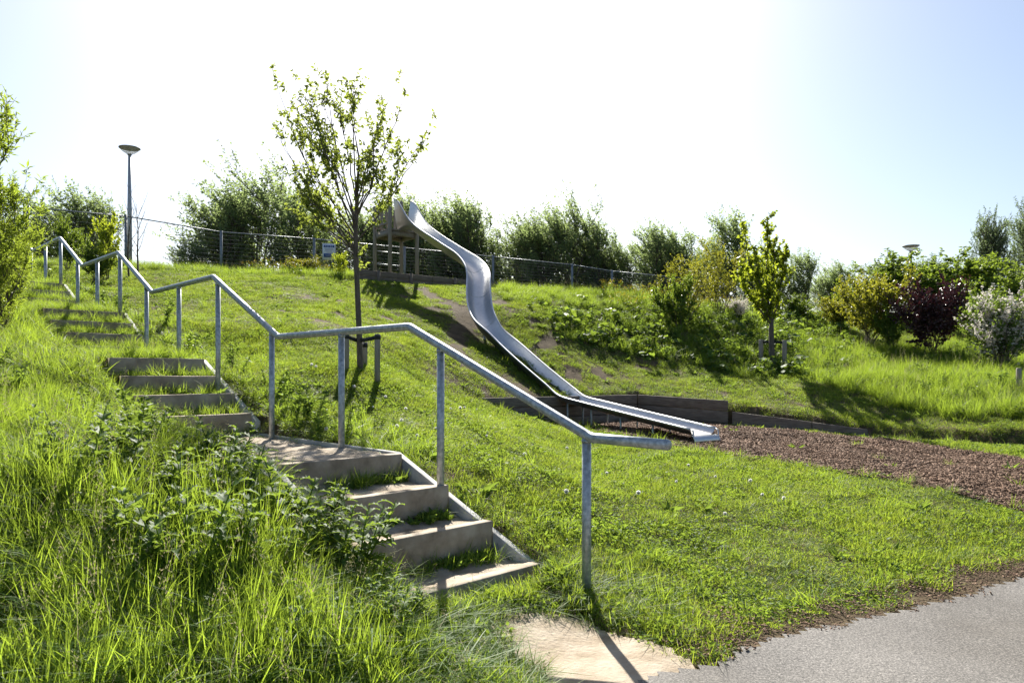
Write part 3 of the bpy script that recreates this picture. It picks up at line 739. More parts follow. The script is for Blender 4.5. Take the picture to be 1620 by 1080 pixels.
def street_lamp(px, ytop, d, r, label):
    h = px2w(px, ytop, d); g = ground(h[0], h[1])
    root = empty('street_lamp', g); tag(root, label, 'street lamp', 'bowl lamps on the hill')
    o = np.array(root.location)
    zt = h[2]; k = r / 0.32
    mb = MB(); mb.tube([g - Z3 * 0.3, c3(h, g[2] + (zt - g[2]) * 0.5), c3(h, zt - 0.27 * k)], [0.085, 0.07, 0.045], 14); mb.build('pole', M['lamp_pole'], root, True, o)
    mb = MB(); mb.lathe([(0.001, zt - 0.27 * k), (0.06 * k, zt - 0.265 * k), (0.075 * k, zt - 0.23 * k), (0.001, zt - 0.22 * k)], (h[0], h[1], 0)); mb.build('collar', M['lamp_cap'], root, True, o)
    mb = MB(); mb.lathe([(0.07 * k, zt - 0.235 * k), (0.15 * k, zt - 0.19 * k), (0.24 * k, zt - 0.12 * k), (0.295 * k, zt - 0.06 * k), (0.30 * k, zt - 0.04 * k)], (h[0], h[1], 0)); mb.build('bowl', M['bowl'], root, True, o)
    mb = MB(); mb.lathe([(0.295 * k, zt - 0.042 * k), (0.325 * k, zt - 0.04 * k), (0.325 * k, zt - 0.02 * k), (0.2 * k, zt + 0.0), (0.001, zt + 0.012 * k)], (h[0], h[1], 0)); mb.build('cap', M['lamp_cap'], root, True, o)
street_lamp(205, 233, 24.5, 0.33, 'tall grey street lamp with bowl head left of the young tree')
street_lamp(1441, 388, 31.0, 0.33, 'street lamp with only its bowl head showing above the right bushes')

# ------------------------------------------------------------------ foliage builders
def leaf_quads(mb, P, Dv, ln, wd, rng, fold=0.25, droop=0.0):
    """many small leaves: base, left, tip, right"""
    n = len(P)
    if n == 0: return
    Dv = Dv + np.array([0, 0, -1.0]) * droop
    Dv = Dv / (np.linalg.norm(Dv, axis=1)[:, None] + 1e-9)
    r = rng.normal(size=(n, 3)); r[:, 2] *= 0.35
    S = np.cross(Dv, r + np.array([0, 0, 1.0]) * 0.001); S /= np.linalg.norm(S, axis=1)[:, None] + 1e-9
    Nn = np.cross(S, Dv)
    ln = np.broadcast_to(ln, (n,))[:, None]; wd = np.broadcast_to(wd, (n,))[:, None]
    v = np.stack([P, P + Dv * ln * 0.42 + S * wd * 0.5 + Nn * wd * fold, P + Dv * ln - Nn * ln * 0.12, P + Dv * ln * 0.42 - S * wd * 0.5 + Nn * wd * fold], 1)
    i = np.arange(n)[:, None] * 4
    mb.add(v.reshape(-1, 3), tris=np.concatenate([i + [[0, 1, 2]], i + [[0, 2, 3]]]).reshape(-1, 3))

def limb(rng, p, d, length, nseg=6, up=0.15, wander=0.12, bias=(0, 0, 0)):
    pts = [np.asarray(p, float)]; d = np.asarray(d, float) / np.linalg.norm(d)
    for _ in range(nseg):
        d = d + np.array([0, 0, up]) + np.asarray(bias, float) + rng.normal(size=3) * wander
        d /= np.linalg.norm(d); pts.append(pts[-1] + d * length / nseg)
    return np.array(pts)

def along(pts, f):
    k = f * (len(pts) - 1); i = np.minimum(k.astype(int), len(pts) - 2); w = (k - i)[:, None]
    return pts[i] * (1 - w) + pts[i + 1] * w, pts[i + 1] - pts[i]

def shoots(rng, mbB, mbL, pts, n, f0, slen, nleaf, ll, lw, up=0.25, out=0.9, bias=(0, 0, 0), r=0.006, droop=0.0, ldir=0.5, side_r=4, tip=True):
    """leafy shoots along a limb"""
    fs = np.sort(rng.uniform(f0, 1.0, n))
    if tip: fs[-1] = 1.0
    Pb, Tb = along(pts, fs)
    for p, t in zip(Pb, Tb):
        t = t / np.linalg.norm(t)
        d = t * 0.8 + rng.normal(size=3) * out * 0.6 + np.array([0, 0, up])
        L_ = slen * rng.uniform(0.6, 1.25)
        sp_ = limb(rng, p, d, L_, 4, up * 0.35, 0.10, np.asarray(bias) * 0.5)
        if mbB is not None: mbB.tube(sp_, np.linspace(r, r * 0.35, 5), side_r, False)
        f = rng.uniform(0.08, 1.0, nleaf); q, tt = along(sp_, f)
        tt = tt / (np.linalg.norm(tt, axis=1)[:, None] + 1e-9)
        dv = tt * ldir + rng.normal(size=(nleaf, 3)) * 0.6
        leaf_quads(mbL, q, dv, ll * rng.uniform(0.65, 1.2, nleaf), lw * rng.uniform(0.7, 1.2, nleaf), rng, droop=droop)

def tree_parts(seed, h, trunk_h, n_limbs, spread, steep, n_sh, n_leaf, slen, ll, lw, r0=0.06, lean=(0, 0, 0), trunk_wander=0.03, bias=(0, 0, 0), stems=1, up=0.25, droop=0.0, low=0.0):
    """bark and leaves of a tree or many-stemmed shrub, base at the origin"""
    rng = np.random.default_rng(seed); mbB, mbL = MB(), MB()
    for s in range(stems):
        a = rng.uniform(0, 2 * math.pi); o = np.array([math.cos(a), math.sin(a), 0]) * (0.12 * spread if stems > 1 else 0) * rng.uniform(0.3, 1)
        d = np.array([0, 0, 1.0]) + o * (1.6 / max(spread, 0.3) if stems > 1 else 0) + np.asarray(lean)
        hh = h * (rng.uniform(0.72, 0.95) if stems > 1 else 0.9)
        tr = limb(rng, o - Z3 * 0.12, d, hh, 9, 0.03, trunk_wander)
        rr = r0 * (0.6 if stems > 1 else 1)
        mbB.tube(tr, np.linspace(rr, rr * 0.15, len(tr)), 7)
        k = n_limbs // stems
        fs = trunk_h / h + (1 - trunk_h / h) * (np.arange(k) + rng.uniform(0, 1, k)) / k * 0.98
        Pb, Tb = along(tr, fs)
        for j in range(k):
            az = j * 2.4 + rng.uniform(-0.5, 0.5) + s
            f = (fs[j] - trunk_h / h) / (1 - trunk_h / h)
            el = steep * rng.uniform(0.8, 1.2)
            dd = np.array([math.cos(az) * math.sin(el), math.sin(az) * math.sin(el), math.cos(el)]) + np.asarray(bias)
            ln = spread * (1.05 - 0.72 * f + low * f) * rng.uniform(0.7, 1.15)
            lp = limb(rng, Pb[j], dd, ln, 5, 0.07, 0.10, np.asarray(bias) * 0.35)
            mbB.tube(lp, np.linspace(rr * 0.38, rr * 0.10, len(lp)), 5, False)
            shoots(rng, mbB, mbL, lp, n_sh, 0.22, slen, n_leaf, ll, lw, up, 0.9, bias, rr * 0.07 + 0.0015, droop)
        shoots(rng, mbB, mbL, tr[-3:], n_sh, 0.2, slen, n_leaf, ll, lw, up, 0.6, bias, 0.004, droop)
    return mbB, mbL

def put_plant(name, meshes, loc, label, cat, group=None, rz=0.0, scale=(1, 1, 1), names=('trunk', 'crown')):
    root = empty(name, loc, rz); root.scale = scale
    tag(root, label, cat, group)
    for me, nm in zip(meshes, names):
        o = bpy.data.objects.new(nm, me); COL.objects.link(o); o.parent = root
    return root

# ------------------------------------------------------------------ young cherry tree in the middle
rng = np.random.default_rng(3)
tb = ground(*px2w(570, 583, 11.0)[:2]); TY = 11.0
def tp(px, py, dd=0.0): return px2w(px, py, TY + dd) - tb
mbB, mbL = MB(), MB()
trunk = np.array([[0, 0, -0.15], [0, 0, 0.0], tp(568, 520), tp(565, 450), tp(563, 400), tp(563, 350), tp(565, 300), tp(568, 250), tp(560, 205)])
mbB.tube(trunk, [0.055, 0.048, 0.042, 0.040, 0.037, 0.030, 0.022, 0.014, 0.006], 10)
LIMBS = [((563, 405), (525, 372), (478, 345), 0.4), ((563, 400), (500, 320), (448, 224), -0.2), ((563, 398), (500, 345), (462, 290), 0.3), ((563, 365), (515, 250), (455, 150), 0.0), ((563, 352), (510, 210), (470, 128), 0.4), ((563, 375), (500, 280), (450, 185), 0.6), ((563, 392), (505, 310), (432, 122), 0.3), ((563, 372), (520, 260), (482, 150), -0.4), ((563, 350), (530, 220), (515, 128), 0.2), ((564, 335), (560, 210), (560, 140), -0.3),
         ((564, 330), (590, 230), (622, 135), 0.3), ((564, 345), (600, 260), (640, 150), -0.4), ((564, 372), (620, 300), (684, 190), 0.2), ((564, 385), (612, 322), (668, 230), -0.5),
         ((563, 380), (500, 320), (442, 222), 0.5), ((563, 395), (520, 345), (458, 282), -0.5), ((563, 360), (540, 280), (470, 200), -0.7), ((564, 350), (580, 280), (600, 175), 0.7),
         ((564, 322), (548, 230), (538, 150), 0.6), ((563, 388), (540, 350), (500, 330), 0.7), ((564, 340), (592, 270), (575, 160), -0.8)]
for (a, m, e, dd) in LIMBS:
    P3 = catmull([tp(*a), tp(m[0], m[1], dd * 0.5), tp(e[0], e[1], dd)], 6)
    P3 = P3 + rng.normal(size=P3.shape) * 0.012
    mbB.tube(P3, np.linspace(0.014, 0.003, len(P3)), 6, False)
    shoots(rng, mbB, mbL, P3, 9, 0.22, 0.28, 13, 0.082, 0.037, 0.22, 0.75, r=0.0035, droop=0.25, ldir=0.35)
    for _ in range(3):
        f = np.array([rng.uniform(0.25, 0.7)]); q, tt = along(P3, f)
        sub = limb(rng, q[0], tt[0] / np.linalg.norm(tt[0]) + rng.normal(size=3) * 0.45, rng.uniform(0.35, 0.65), 5, 0.1, 0.08)
        mbB.tube(sub, np.linspace(0.007, 0.002, len(sub)), 5, False)
        shoots(rng, mbB, mbL, sub, 4, 0.25, 0.26, 13, 0.074, 0.034, 0.22, 0.75, r=0.003, droop=0.25, ldir=0.35)
shoots(rng, mbB, mbL, trunk[5:], 12, 0.1, 0.27, 13, 0.08, 0.036, 0.22, 0.9, r=0.003, droop=0.25, ldir=0.35)
for k in range(6):                                        # leafy suckers low on the trunk
    z = tp(565, rng.uniform(375, 455)); d = rng.normal(size=3); d[2] = 0.4
    lp = limb(rng, z, d, 0.25, 3, 0.1, 0.1); mbB.tube(lp, 0.0025, 4, False)
    leaf_quads(mbL, along(lp, rng.uniform(0, 1, 9))[0], rng.normal(size=(9, 3)), 0.07, 0.032, rng, droop=0.3)
put_plant('young_tree', (mbB.mesh('trunk', M['bark'], True), mbL.mesh('crown', M['cherry'])), tb, 'slender young tree with sparse pale leaves standing behind the handrail', 'tree')

def stake(px, ytop, ybot, d, label, group, r=0.042):
    p = px2w(px, ytop, d); g = ground(p[0], p[1])
    root = empty('tree_stake', g); tag(root, label, 'stake', group)
    o = np.array(root.location)
    mb = MB(); mb.tube([g - Z3 * 0.25, p - Z3 * 0.015, p], [r * 1.03, r, r * 0.86], 12); mb.build('post', M['post_wood'], root, True, o)
    return root, p
def strap(root, p, to, w=0.028):
    p, to = np.asarray(p, float), np.asarray(to, float); o = np.array(root.location); e = to - p
    mb = MB(); e3 = e / np.linalg.norm(e); nv = np.cross(e3, Z3); nv /= np.linalg.norm(nv)
    mb.box((p + to) / 2, e / 2, nv * 0.004, np.cross(nv, e3) * w)
    mb.tube([p - Z3 * 0.03, p + Z3 * 0.03], 0.048, 12)
    mb.build('strap', M['strap'], root, False, o)
tt_ = px2w(567, 540, 11.0)
for px, yt, yb, d, lb in ((597, 528, 606, 10.6, 'short wooden stake right of the young tree trunk, black strap round its top'),
                          (577, 541, 575, 11.35, 'wooden stake just behind the young tree trunk'),
                          (548, 527, 590, 10.8, 'wooden stake left of the young tree, mostly behind a handrail post')):
    r_, p = stake(px, yt, yb, d, lb, 'stakes holding the young tree')
    strap(r_, p - Z3 * 0.05, tt_ + (p - tt_) * 0.12 + Z3 * (0 if px != 577 else -0.02))

# ------------------------------------------------------------------ young column-shaped tree on the right
rb = ground(*px2w(1222, 583, 19.0)[:2])
def rp(px, py, dd=0.0): return px2w(px, py, 19.0 + dd) - rb
mbB, mbL = MB(), MB(); rng = np.random.default_rng(11)
tr = np.array([[0, 0, -0.2], [0, 0, 0.05], rp(1221, 550), rp(1220, 520), rp(1221, 505)])
mbB.tube(tr, [0.09, 0.082, 0.07, 0.062, 0.045], 10)
for (pts_, dd, n_) in (([(1221, 512), (1205, 470), (1186, 420), (1178, 358)], 0.2, 19), ([(1221, 510), (1212, 450), (1214, 400), (1214, 344)], -0.2, 21), ([(1221, 512), (1232, 470), (1238, 430), (1243, 398)], 0.3, 15),
                       ([(1221, 515), (1195, 480), (1175, 450), (1170, 425)], -0.3, 9), ([(1221, 508), (1222, 450), (1226, 410), (1222, 385)], 0.35, 13), ([(1221, 512), (1210, 480), (1200, 440), (1196, 400)], -0.4, 11)):
    P3 = catmull([rp(x, y, dd * i / 3) for i, (x, y) in enumerate(pts_)], 5)
    mbB.tube(P3, np.linspace(0.028, 0.005, len(P3)), 6, False)
    shoots(rng, mbB, mbL, P3, n_ + 12, 0.05, 0.30, 26, 0.115, 0.062, 0.15, 0.75, r=0.005, droop=0.7, ldir=0.3)
put_plant('young_tree', (mbB.mesh('trunk', M['bark'], True), mbL.mesh('crown', M['lime'])), rb, 'narrow upright young tree with hanging yellow green leaves on the right slope', 'tree')
tt_ = px2w(1221, 541, 19.0)
for px, yt, yb, d, lb in ((1204, 537, 570, 19.25, 'short stake left of the yellow green column tree'), (1241, 538, 586, 18.9, 'short stake right of the yellow green column tree')):
    r_, p = stake(px, yt, yb, d, lb, 'stakes holding the column tree', 0.06)
    strap(r_, p - Z3 * 0.06, tt_ + (p - tt_) * 0.1, 0.035)
g = hit(1612, 622); r_, p = stake(1612, 582, 620, g[1], 'short weathered stake in the grass at the right edge of the picture', 'single stakes', 0.05)

# ------------------------------------------------------------------ trees behind the fence
WIND = (-0.26, 0, 0.08)
bgm = []
for i, (nl, sprd, stp, lm, stm) in enumerate(((75, 1.75, 0.95, 'willow', 3), (64, 1.5, 0.85, 'willow', 2), (84, 2.0, 1.05, 'willow', 4), (60, 1.3, 0.75, 'willow', 2), (72, 1.7, 0.9, 'silver', 3))):
    b_, l_ = tree_parts(100 + i, 5.0, 0.2, nl, sprd, stp, 9, 14, 0.85, 0.12, 0.055, 0.075, (-0.05, 0, 0), 0.05, WIND, stm, 0.55, low=0.42)
    bgm.append((b_.mesh('trunk', M['twig'], True), l_.mesh('crown', M[lm])))
BG = [(95, 294, 29, 0, 'wind-bent tree behind the fence left of the tall street lamp'), (150, 318, 30, 1, 'smaller tree behind the fence touching the tall street lamp on its left'), (50, 330, 28, 3, 'leafy tree behind the fence next to the left willow shrub'),
      (300, 390, 27.5, 2, 'low round bush behind the fence right of the tall street lamp'), (345, 296, 29, 0, 'leftmost tall tree of the clump behind the fence left of the young tree'),
      (405, 287, 30, 2, 'highest wind-bent tree of the clump left of the notice'), (455, 312, 29, 1, 'tree behind the fence just left of the notice'), (505, 312, 30, 3, 'tree right behind the notice on the fence'), (545, 330, 29, 0, 'tree behind the young tree and the fence'), (598, 345, 30, 1, 'tree behind the left posts of the play tower'),
      (655, 302, 29.5, 3, 'tall tree rising directly behind the top of the slide'), (695, 310, 30, 0, 'wind-bent tree right of the slide top'), (738, 326, 29.5, 1, 'tree behind the middle bend of the slide'), (772, 346, 30, 3, 'last tree right of the slide before the sky gap'), (812, 372, 30, 2, 'low tree in the sky gap right of the slide'),
      (852, 333, 30, 0, 'tall tree right of the sky gap, left one of its pair'), (892, 336, 30.5, 2, 'tall tree right of the sky gap, right one of its pair'), (938, 358, 31, 1, 'slim tree behind the bare fence panel'), (985, 374, 31, 3, 'slim low tree at the end of the fence'),
      (1025, 362, 31, 1, 'tree behind the golden shrubs, left one'), (1078, 352, 31, 3, 'slender tree behind the golden shrubs, middle one'), (1135, 346, 31, 1, 'slender tree just left of the column tree, farther back'), (1190, 384, 31, 0, 'tree hidden behind the yellow green column tree'),
      (1258, 404, 31, 1, 'grey green tree just right of the column tree, farther back'), (1300, 428, 32, 0, 'low grey green tree at the dip in the skyline'), (1338, 407, 32, 3, 'thin tree with two feathery tips left of the right lamp'),
      (1392, 410, 33, 4, 'pale feathery tree just left of the right lamp'), (1462, 404, 34, 4, 'pale feathery tree behind the right lamp'), (378, 318, 31, 1, 'tree in the dense middle of the clump left of the notice'), (620, 330, 31.5, 2, 'tree behind the right posts of the play tower'), (715, 345, 31.5, 2, 'low bushy tree filling the gap behind the slide bend'), (830, 365, 32, 1, 'slim tree at the right rim of the sky gap'), (915, 372, 31.5, 2, 'bushy tree behind the bare fence panel'), (960, 385, 32, 0, 'low bushy tree behind the last fence post'), (1050, 385, 32, 2, 'low bushy tree behind the golden shrubs, farther back'), (1110, 385, 32.5, 0, 'low tree glimpsed between the two loose shrubs'), (1225, 415, 32, 2, 'low bushy tree behind the right side of the column tree'), (1520, 425, 33, 1, 'tree between the right lamp and the silver willow')]
for i, (px, yt, d, k, lb) in enumerate(BG):
    g = pix_at(px + 6, d); h = px2w(px, yt, d)[2] - g[2]
    s = h / 5.0
    wv = s * (1.42 if h > 3 else 1.6)
    put_plant('windswept_tree', bgm[k], g, lb, 'tree', 'trees behind the fence', rz=[0.0, 0.35, -0.3, 0.2, -0.15][i % 5], scale=(wv, wv * 0.9, s * 0.97))
b_, l_ = tree_parts(131, 5.6, 0.3, 90, 2.1, 0.8, 11, 18, 0.65, 0.10, 0.042, 0.10, (0, 0, 0), 0.06, (-0.05, 0, 0.1), 4, 0.4, low=0.2)
sw = (b_.mesh('trunk', M['twig'], True), l_.mesh('crown', M['silver']))
for px, yt, d, lb in ((1562, 338, 29, 'tall silver leaved willow at the right edge behind the shrubs, left stem group'), (1622, 318, 30, 'tall silver leaved willow cut by the right edge of the picture')):
    g = pix_at(px, d); h = px2w(px, yt, d)[2] - g[2]
    put_plant('silver_willow', sw, g, lb, 'tree', 'silver willows on the right', rz=px * 0.01, scale=(h / 5.2, h / 5.2, h / 5.7))

# ------------------------------------------------------------------ shrubs
def shrub_mesh(seed, h, spread, mat, ll, lw, stems=7, n_limbs=49, n_sh=9, n_leaf=16, slen=0.4, steep=0.75, bias=(0, 0, 0), droop=0.1, up=0.25):
    b_, l_ = tree_parts(seed, h, 0.12 * h, n_limbs, spread, steep, n_sh, n_leaf, slen, ll, lw, 0.03, (0, 0, 0), 0.13, bias, stems, up, droop, low=0.45)
    return (b_.mesh('stems', M['twig'], True), l_.mesh('foliage', M[mat]))
sm_green = shrub_mesh(201, 2.5, 1.1, 'shrub', 0.095, 0.06)
sm_green2 = shrub_mesh(202, 2.4, 1.2, 'shrub', 0.11, 0.065, steep=0.9)
sm_gold = shrub_mesh(203, 2.2, 0.95, 'golden', 0.075, 0.045, n_leaf=17)
sm_purple = shrub_mesh(204, 2.0, 0.9, 'purple', 0.085, 0.062, n_leaf=14, slen=0.55)
sm_white = shrub_mesh(205, 1.8, 0.85, 'blossom', 0.06, 0.05, n_leaf=14, slen=0.5)
sm_whiteg = shrub_mesh(206, 1.8, 0.9, 'weed', 0.07, 0.045, n_leaf=11)
def put_shrub(meshes, px, ytop, ybase, d, wpx, h0, w0, label, group, rz=0.0, name='shrub', cat='shrub'):
    g = pix_at(px, d); top = px2w(px, ytop, d)[2]
    h = max(0.5, top - g[2]); w = wpx / F * d
    return put_plant(name, meshes, g, label, cat, group, rz, (w / w0, w / w0, h / h0), ('stems', 'foliage'))
G1 = 'green shrubs on the right bank'
put_shrub(sm_green, 1435, 412, 520, 26, 190, 2.5, 2.6, 'large green shrub directly below the right lamp head', G1, 0.3)
put_shrub(sm_green2, 1525, 415, 520, 25, 180, 2.4, 2.8, 'large green shrub behind the purple bush on its right', G1, 1.2)
put_shrub(sm_green, 1605, 435, 530, 23, 150, 2.5, 2.6, 'green shrub above the white flowering bush at the right edge', G1, 2.2)
put_shrub(sm_green2, 1355, 450, 520, 26, 110, 2.4, 2.8, 'green shrub behind the golden bush on its left', G1, 0.5)
put_shrub(sm_gold, 1372, 432, 555, 21.5, 135, 2.2, 2.2, 'golden green rounded bush left of the purple bush', 'golden shrubs', 0.4)
put_shrub(sm_purple, 1478, 457, 560, 20, 114, 2.0, 2.1, 'dark purple leaved bush between golden and white bushes', 'purple shrubs', 0.2)
r_ = put_shrub(sm_white, 1584, 480, 590, 18, 126, 1.8, 1.95, 'white flowering bush at the right edge beside the purple bush', 'white flowering shrubs', 0.7)
for me, nm in zip(sm_whiteg, ('stems', 'green_foliage')):
    o = bpy.data.objects.new(nm, me); COL.objects.link(o); o.parent = r_
put_shrub(sm_white, 1168, 476, 510, 23.5, 42, 1.8, 1.95, 'small pale blossoming bush left behind the column tree', 'white flowering shrubs', 2.0)
sm_loose = shrub_mesh(207, 2.8, 0.9, 'golden', 0.07, 0.045, stems=9, n_limbs=45, n_sh=7, n_leaf=11, slen=0.45, steep=0.5)
put_shrub(sm_loose, 1092, 408, 520, 22, 90, 2.8, 2.1, 'loose golden green shrub with upright shoots left of the column tree', 'golden shrubs', 0.0)
put_shrub(sm_loose, 1138, 384, 520, 23.5, 75, 2.8, 2.1, 'taller loose shrub half behind the column tree on its left', 'golden shrubs', 1.4)
put_shrub(sm_green, 1075, 455, 520, 21.2, 75, 2.2, 2.2, 'low green shrub at the left foot of the loose golden shrubs', G1, 2.4)
put_shrub(sm_green, 1260, 470, 520, 25, 70, 2.5, 2.6, 'low green shrub right behind the column tree', G1, 1.0)
put_shrub(sm_green2, 1480, 425, 520, 27.5, 150, 2.4, 2.8, 'green shrub farthest back between the lamp and the silver willow', G1, 2.9)
put_shrub(sm_gold, 1330, 470, 540, 23.5, 80, 2.2, 2.2, 'smaller golden green bush left of the golden bush', 'golden shrubs', 2.1)
put_shrub(sm_green2, 1550, 470, 540, 21.5, 90, 2.4, 2.8, 'green bush between the purple bush and the white flowering bush', G1, 0.9)
put_shrub(sm_green, 1412, 490, 560, 20.8, 60, 2.5, 2.6, 'low green bush between golden and purple bushes', G1, 2.0)
sm_lime = shrub_mesh(209, 1.6, 0.55, 'lime', 0.09, 0.06, stems=4, n_limbs=20, n_sh=6, n_leaf=12, slen=0.3)
put_shrub(sm_lime, 172, 342, 420, 18.5, 55, 1.6, 1.2, 'bright lime sapling beside the lamp pole above the stairs', 'lime saplings', 0.3)
put_shrub(sm_green, 105, 352, 400, 19.5, 60, 2.5, 2.6, 'leafy green sapling behind the upper handrail, left one', 'bushes on the hilltop', 1.3)
put_shrub(sm_green, 150, 392, 420, 18, 75, 2.5, 2.6, 'low dark bush behind the upper handrail', 'bushes on the hilltop', 1.3)
put_shrub(sm_gold, 475, 408, 432, 22.8, 70, 2.2, 2.2, 'low yellowish bush at the foot of the fence below the notice', 'bushes on the hilltop', 0.3)
put_shrub(sm_lime, 540, 400, 432, 22, 30, 1.6, 1.2, 'small lime bush beside the young tree trunk at the fence', 'bushes on the hilltop', 0.3)
# left foreground willow
b_, l_ = tree_parts(300, 3.5, 0.2, 56, 1.25, 0.62, 9, 20, 0.5, 0.11, 0.022, 0.05, (0, 0, 0), 0.06, (0.02, 0, 0.05), 8, 0.45, 0.0, low=0.3)
lw_ = (b_.mesh('stems', M['twig'], True), l_.mesh('foliage', M['left_willow']))
for (x, y, s, rz, lb) in ((-6.95, 9.2, 0.95, 0.0, 'tall narrow leaved willow shrub cut by the left edge of the picture'), (-6.75, 9.6, 0.50, 2.0, 'smaller willow shrub in front of the upper handrail at the left edge'), (-6.4, 8.8, 0.42, 4.0, 'low willow shrub in the tall grass at the left edge')):
    put_plant('willow_shrub', lw_, ground(x, y), lb, 'shrub', 'willow shrubs at the left edge', rz, (s, s, s), ('stems', 'foliage'))
# bare sapling beside the lamp
rng = np.random.default_rng(5); g = pix_at(219, 19.0); mbB = MB()
for (dx, lean_, hh) in ((0.0, 0.02, 2.1), (-0.22, -0.22, 2.0)):
    tr = limb(rng, np.array([dx, 0, -0.1]), (lean_, 0, 1), hh, 8, 0.02, 0.05); mbB.tube(tr, np.linspace(0.028, 0.004, 9), 7)
    for j in range(9):
        q, _ = along(tr, np.array([0.3 + 0.07 * j])); s_ = 1 if j % 2 else -1
        lp = limb(rng, q[0], (s_ * rng.uniform(0.3, 0.8), rng.uniform(-0.3, 0.3), 1), rng.uniform(0.4, 0.9), 5, 0.08, 0.08); mbB.tube(lp, np.linspace(0.008, 0.0025, 6), 5, False)
        for _ in range(2):
            q2, _t = along(lp, np.array([rng.uniform(0.3, 0.8)])); l2 = limb(rng, q2[0], (rng.uniform(-0.6, 0.6), rng.uniform(-0.4, 0.4), 0.8), 0.3, 3, 0.05, 0.1); mbB.tube(l2, 0.002, 4, False)
put_plant('bare_sapling', (mbB.mesh('trunk', M['twig'], True),), g, 'leafless thin sapling standing beside the tall street lamp', 'sapling', names=('trunk',))

# ------------------------------------------------------------------ sources for scattered ground cover (kept out of the scene)
def blades(mb, rng, n, spread, l0, l1, width, lean, curl, segs=3):
    a = rng.uniform(0, 2 * math.pi, n); r = spread * np.sqrt(rng.uniform(0, 1, n))
    base = np.stack([r * np.cos(a), r * np.sin(a), np.zeros(n) - 0.01], 1)
    az = rng.uniform(0, 2 * math.pi, n); dh = np.stack([np.cos(az), np.sin(az), np.zeros(n)], 1)
    Ln = rng.uniform(l0, l1, n)[:, None]; le = (lean * rng.uniform(0.1, 1, n))[:, None]; cu = (curl * rng.uniform(0, 1, n) ** 1.5)[:, None]
    ta = az + rng.uniform(0.6, 2.4, n); sd = np.stack([np.cos(ta), np.sin(ta), np.zeros(n)], 1)
    w = (width * rng.uniform(0.6, 1.2, n))[:, None]
    vs = []
    for k in range(segs):
        s = k / segs
        c = base + dh * Ln * (le * s + cu * s * s) + Z3 * Ln * (s - 0.55 * cu * s ** 2.4 - 0.25 * le * s)
        ww = w * (1 - s ** 1.6) * (0.75 if k == 0 else 1.0)
        vs += [c - sd * ww / 2, c + sd * ww / 2]
    vs.append(base + dh * Ln * (le + cu) + Z3 * Ln * (1 - 0.55 * cu - 0.25 * le))
    m = len(vs); v = np.stack(vs, 1); i = np.arange(n)[:, None] * m
    qs = [i + [[2 * k, 2 * k + 1, 2 * k + 3, 2 * k + 2]] for k in range(segs - 1)]
    mb.add(v.reshape(-1, 3), np.concatenate(qs) if qs else None, i + [[2 * segs - 2, 2 * segs - 1, 2 * segs]])

def source(name, builders):
    """a collection of source objects; each builder returns a list of (MB, material)"""
    c = bpy.data.collections.new(name)
    for k, parts in enumerate(builders):
        me = bpy.data.meshes.new(name); vs, fs, mi, off = [], [], [], 0
        q, t, qm, tm = [], [], [], []
        for j, (mb, mat) in enumerate(parts):
            v = np.concatenate(mb.v); vs.append(v); me.materials.append(mat)
            for a in mb.q: q.append(a + off); qm.append(np.full(len(a), j))
            for a in mb.t: t.append(a + off); tm.append(np.full(len(a), j))
            off += len(v)
        big = MB(); big.v, big.q, big.t = vs, q, t
        me2 = big.mesh(name, None); me2.materials.clear()
        for _, mat in parts: me2.materials.append(mat)
        me2.polygons.foreach_set('material_index', np.concatenate(qm + tm).astype(np.int32) if (qm or tm) else [])
        o = bpy.data.objects.new('%s_%02d' % (name, k), me2); c.objects.link(o)
        bpy.data.meshes.remove(me)
    return c

def euler_from(R):
    return np.stack([np.arctan2(R[:, 2, 1], R[:, 2, 2]), np.arcsin(np.clip(-R[:, 2, 0], -1, 1)), np.arctan2(R[:, 1, 0], R[:, 0, 0])], 1)
def rotations(x, y, rng, follow=1.0, tilt=0.08):
    n = len(x); e = 0.12
    gx = (H(x + e, y) - H(x - e, y)) / (2 * e); gy = (H(x, y + e) - H(x, y - e)) / (2 * e)
    gx, gy = np.clip(gx, -0.9, 0.9), np.clip(gy, -0.9, 0.9)
    z = np.stack([-gx * follow + rng.normal(size=n) * tilt, -gy * follow + rng.normal(size=n) * tilt, np.ones(n)], 1); z /= np.linalg.norm(z, axis=1)[:, None]
    a = rng.uniform(0, 2 * math.pi, n); h = np.stack([np.cos(a), np.sin(a), np.zeros(n)], 1)
    xx = h - z * (h * z).sum(1)[:, None]; xx /= np.linalg.norm(xx, axis=1)[:, None]
    yy = np.cross(z, xx)
    return euler_from(np.stack([xx, yy, z], 2))

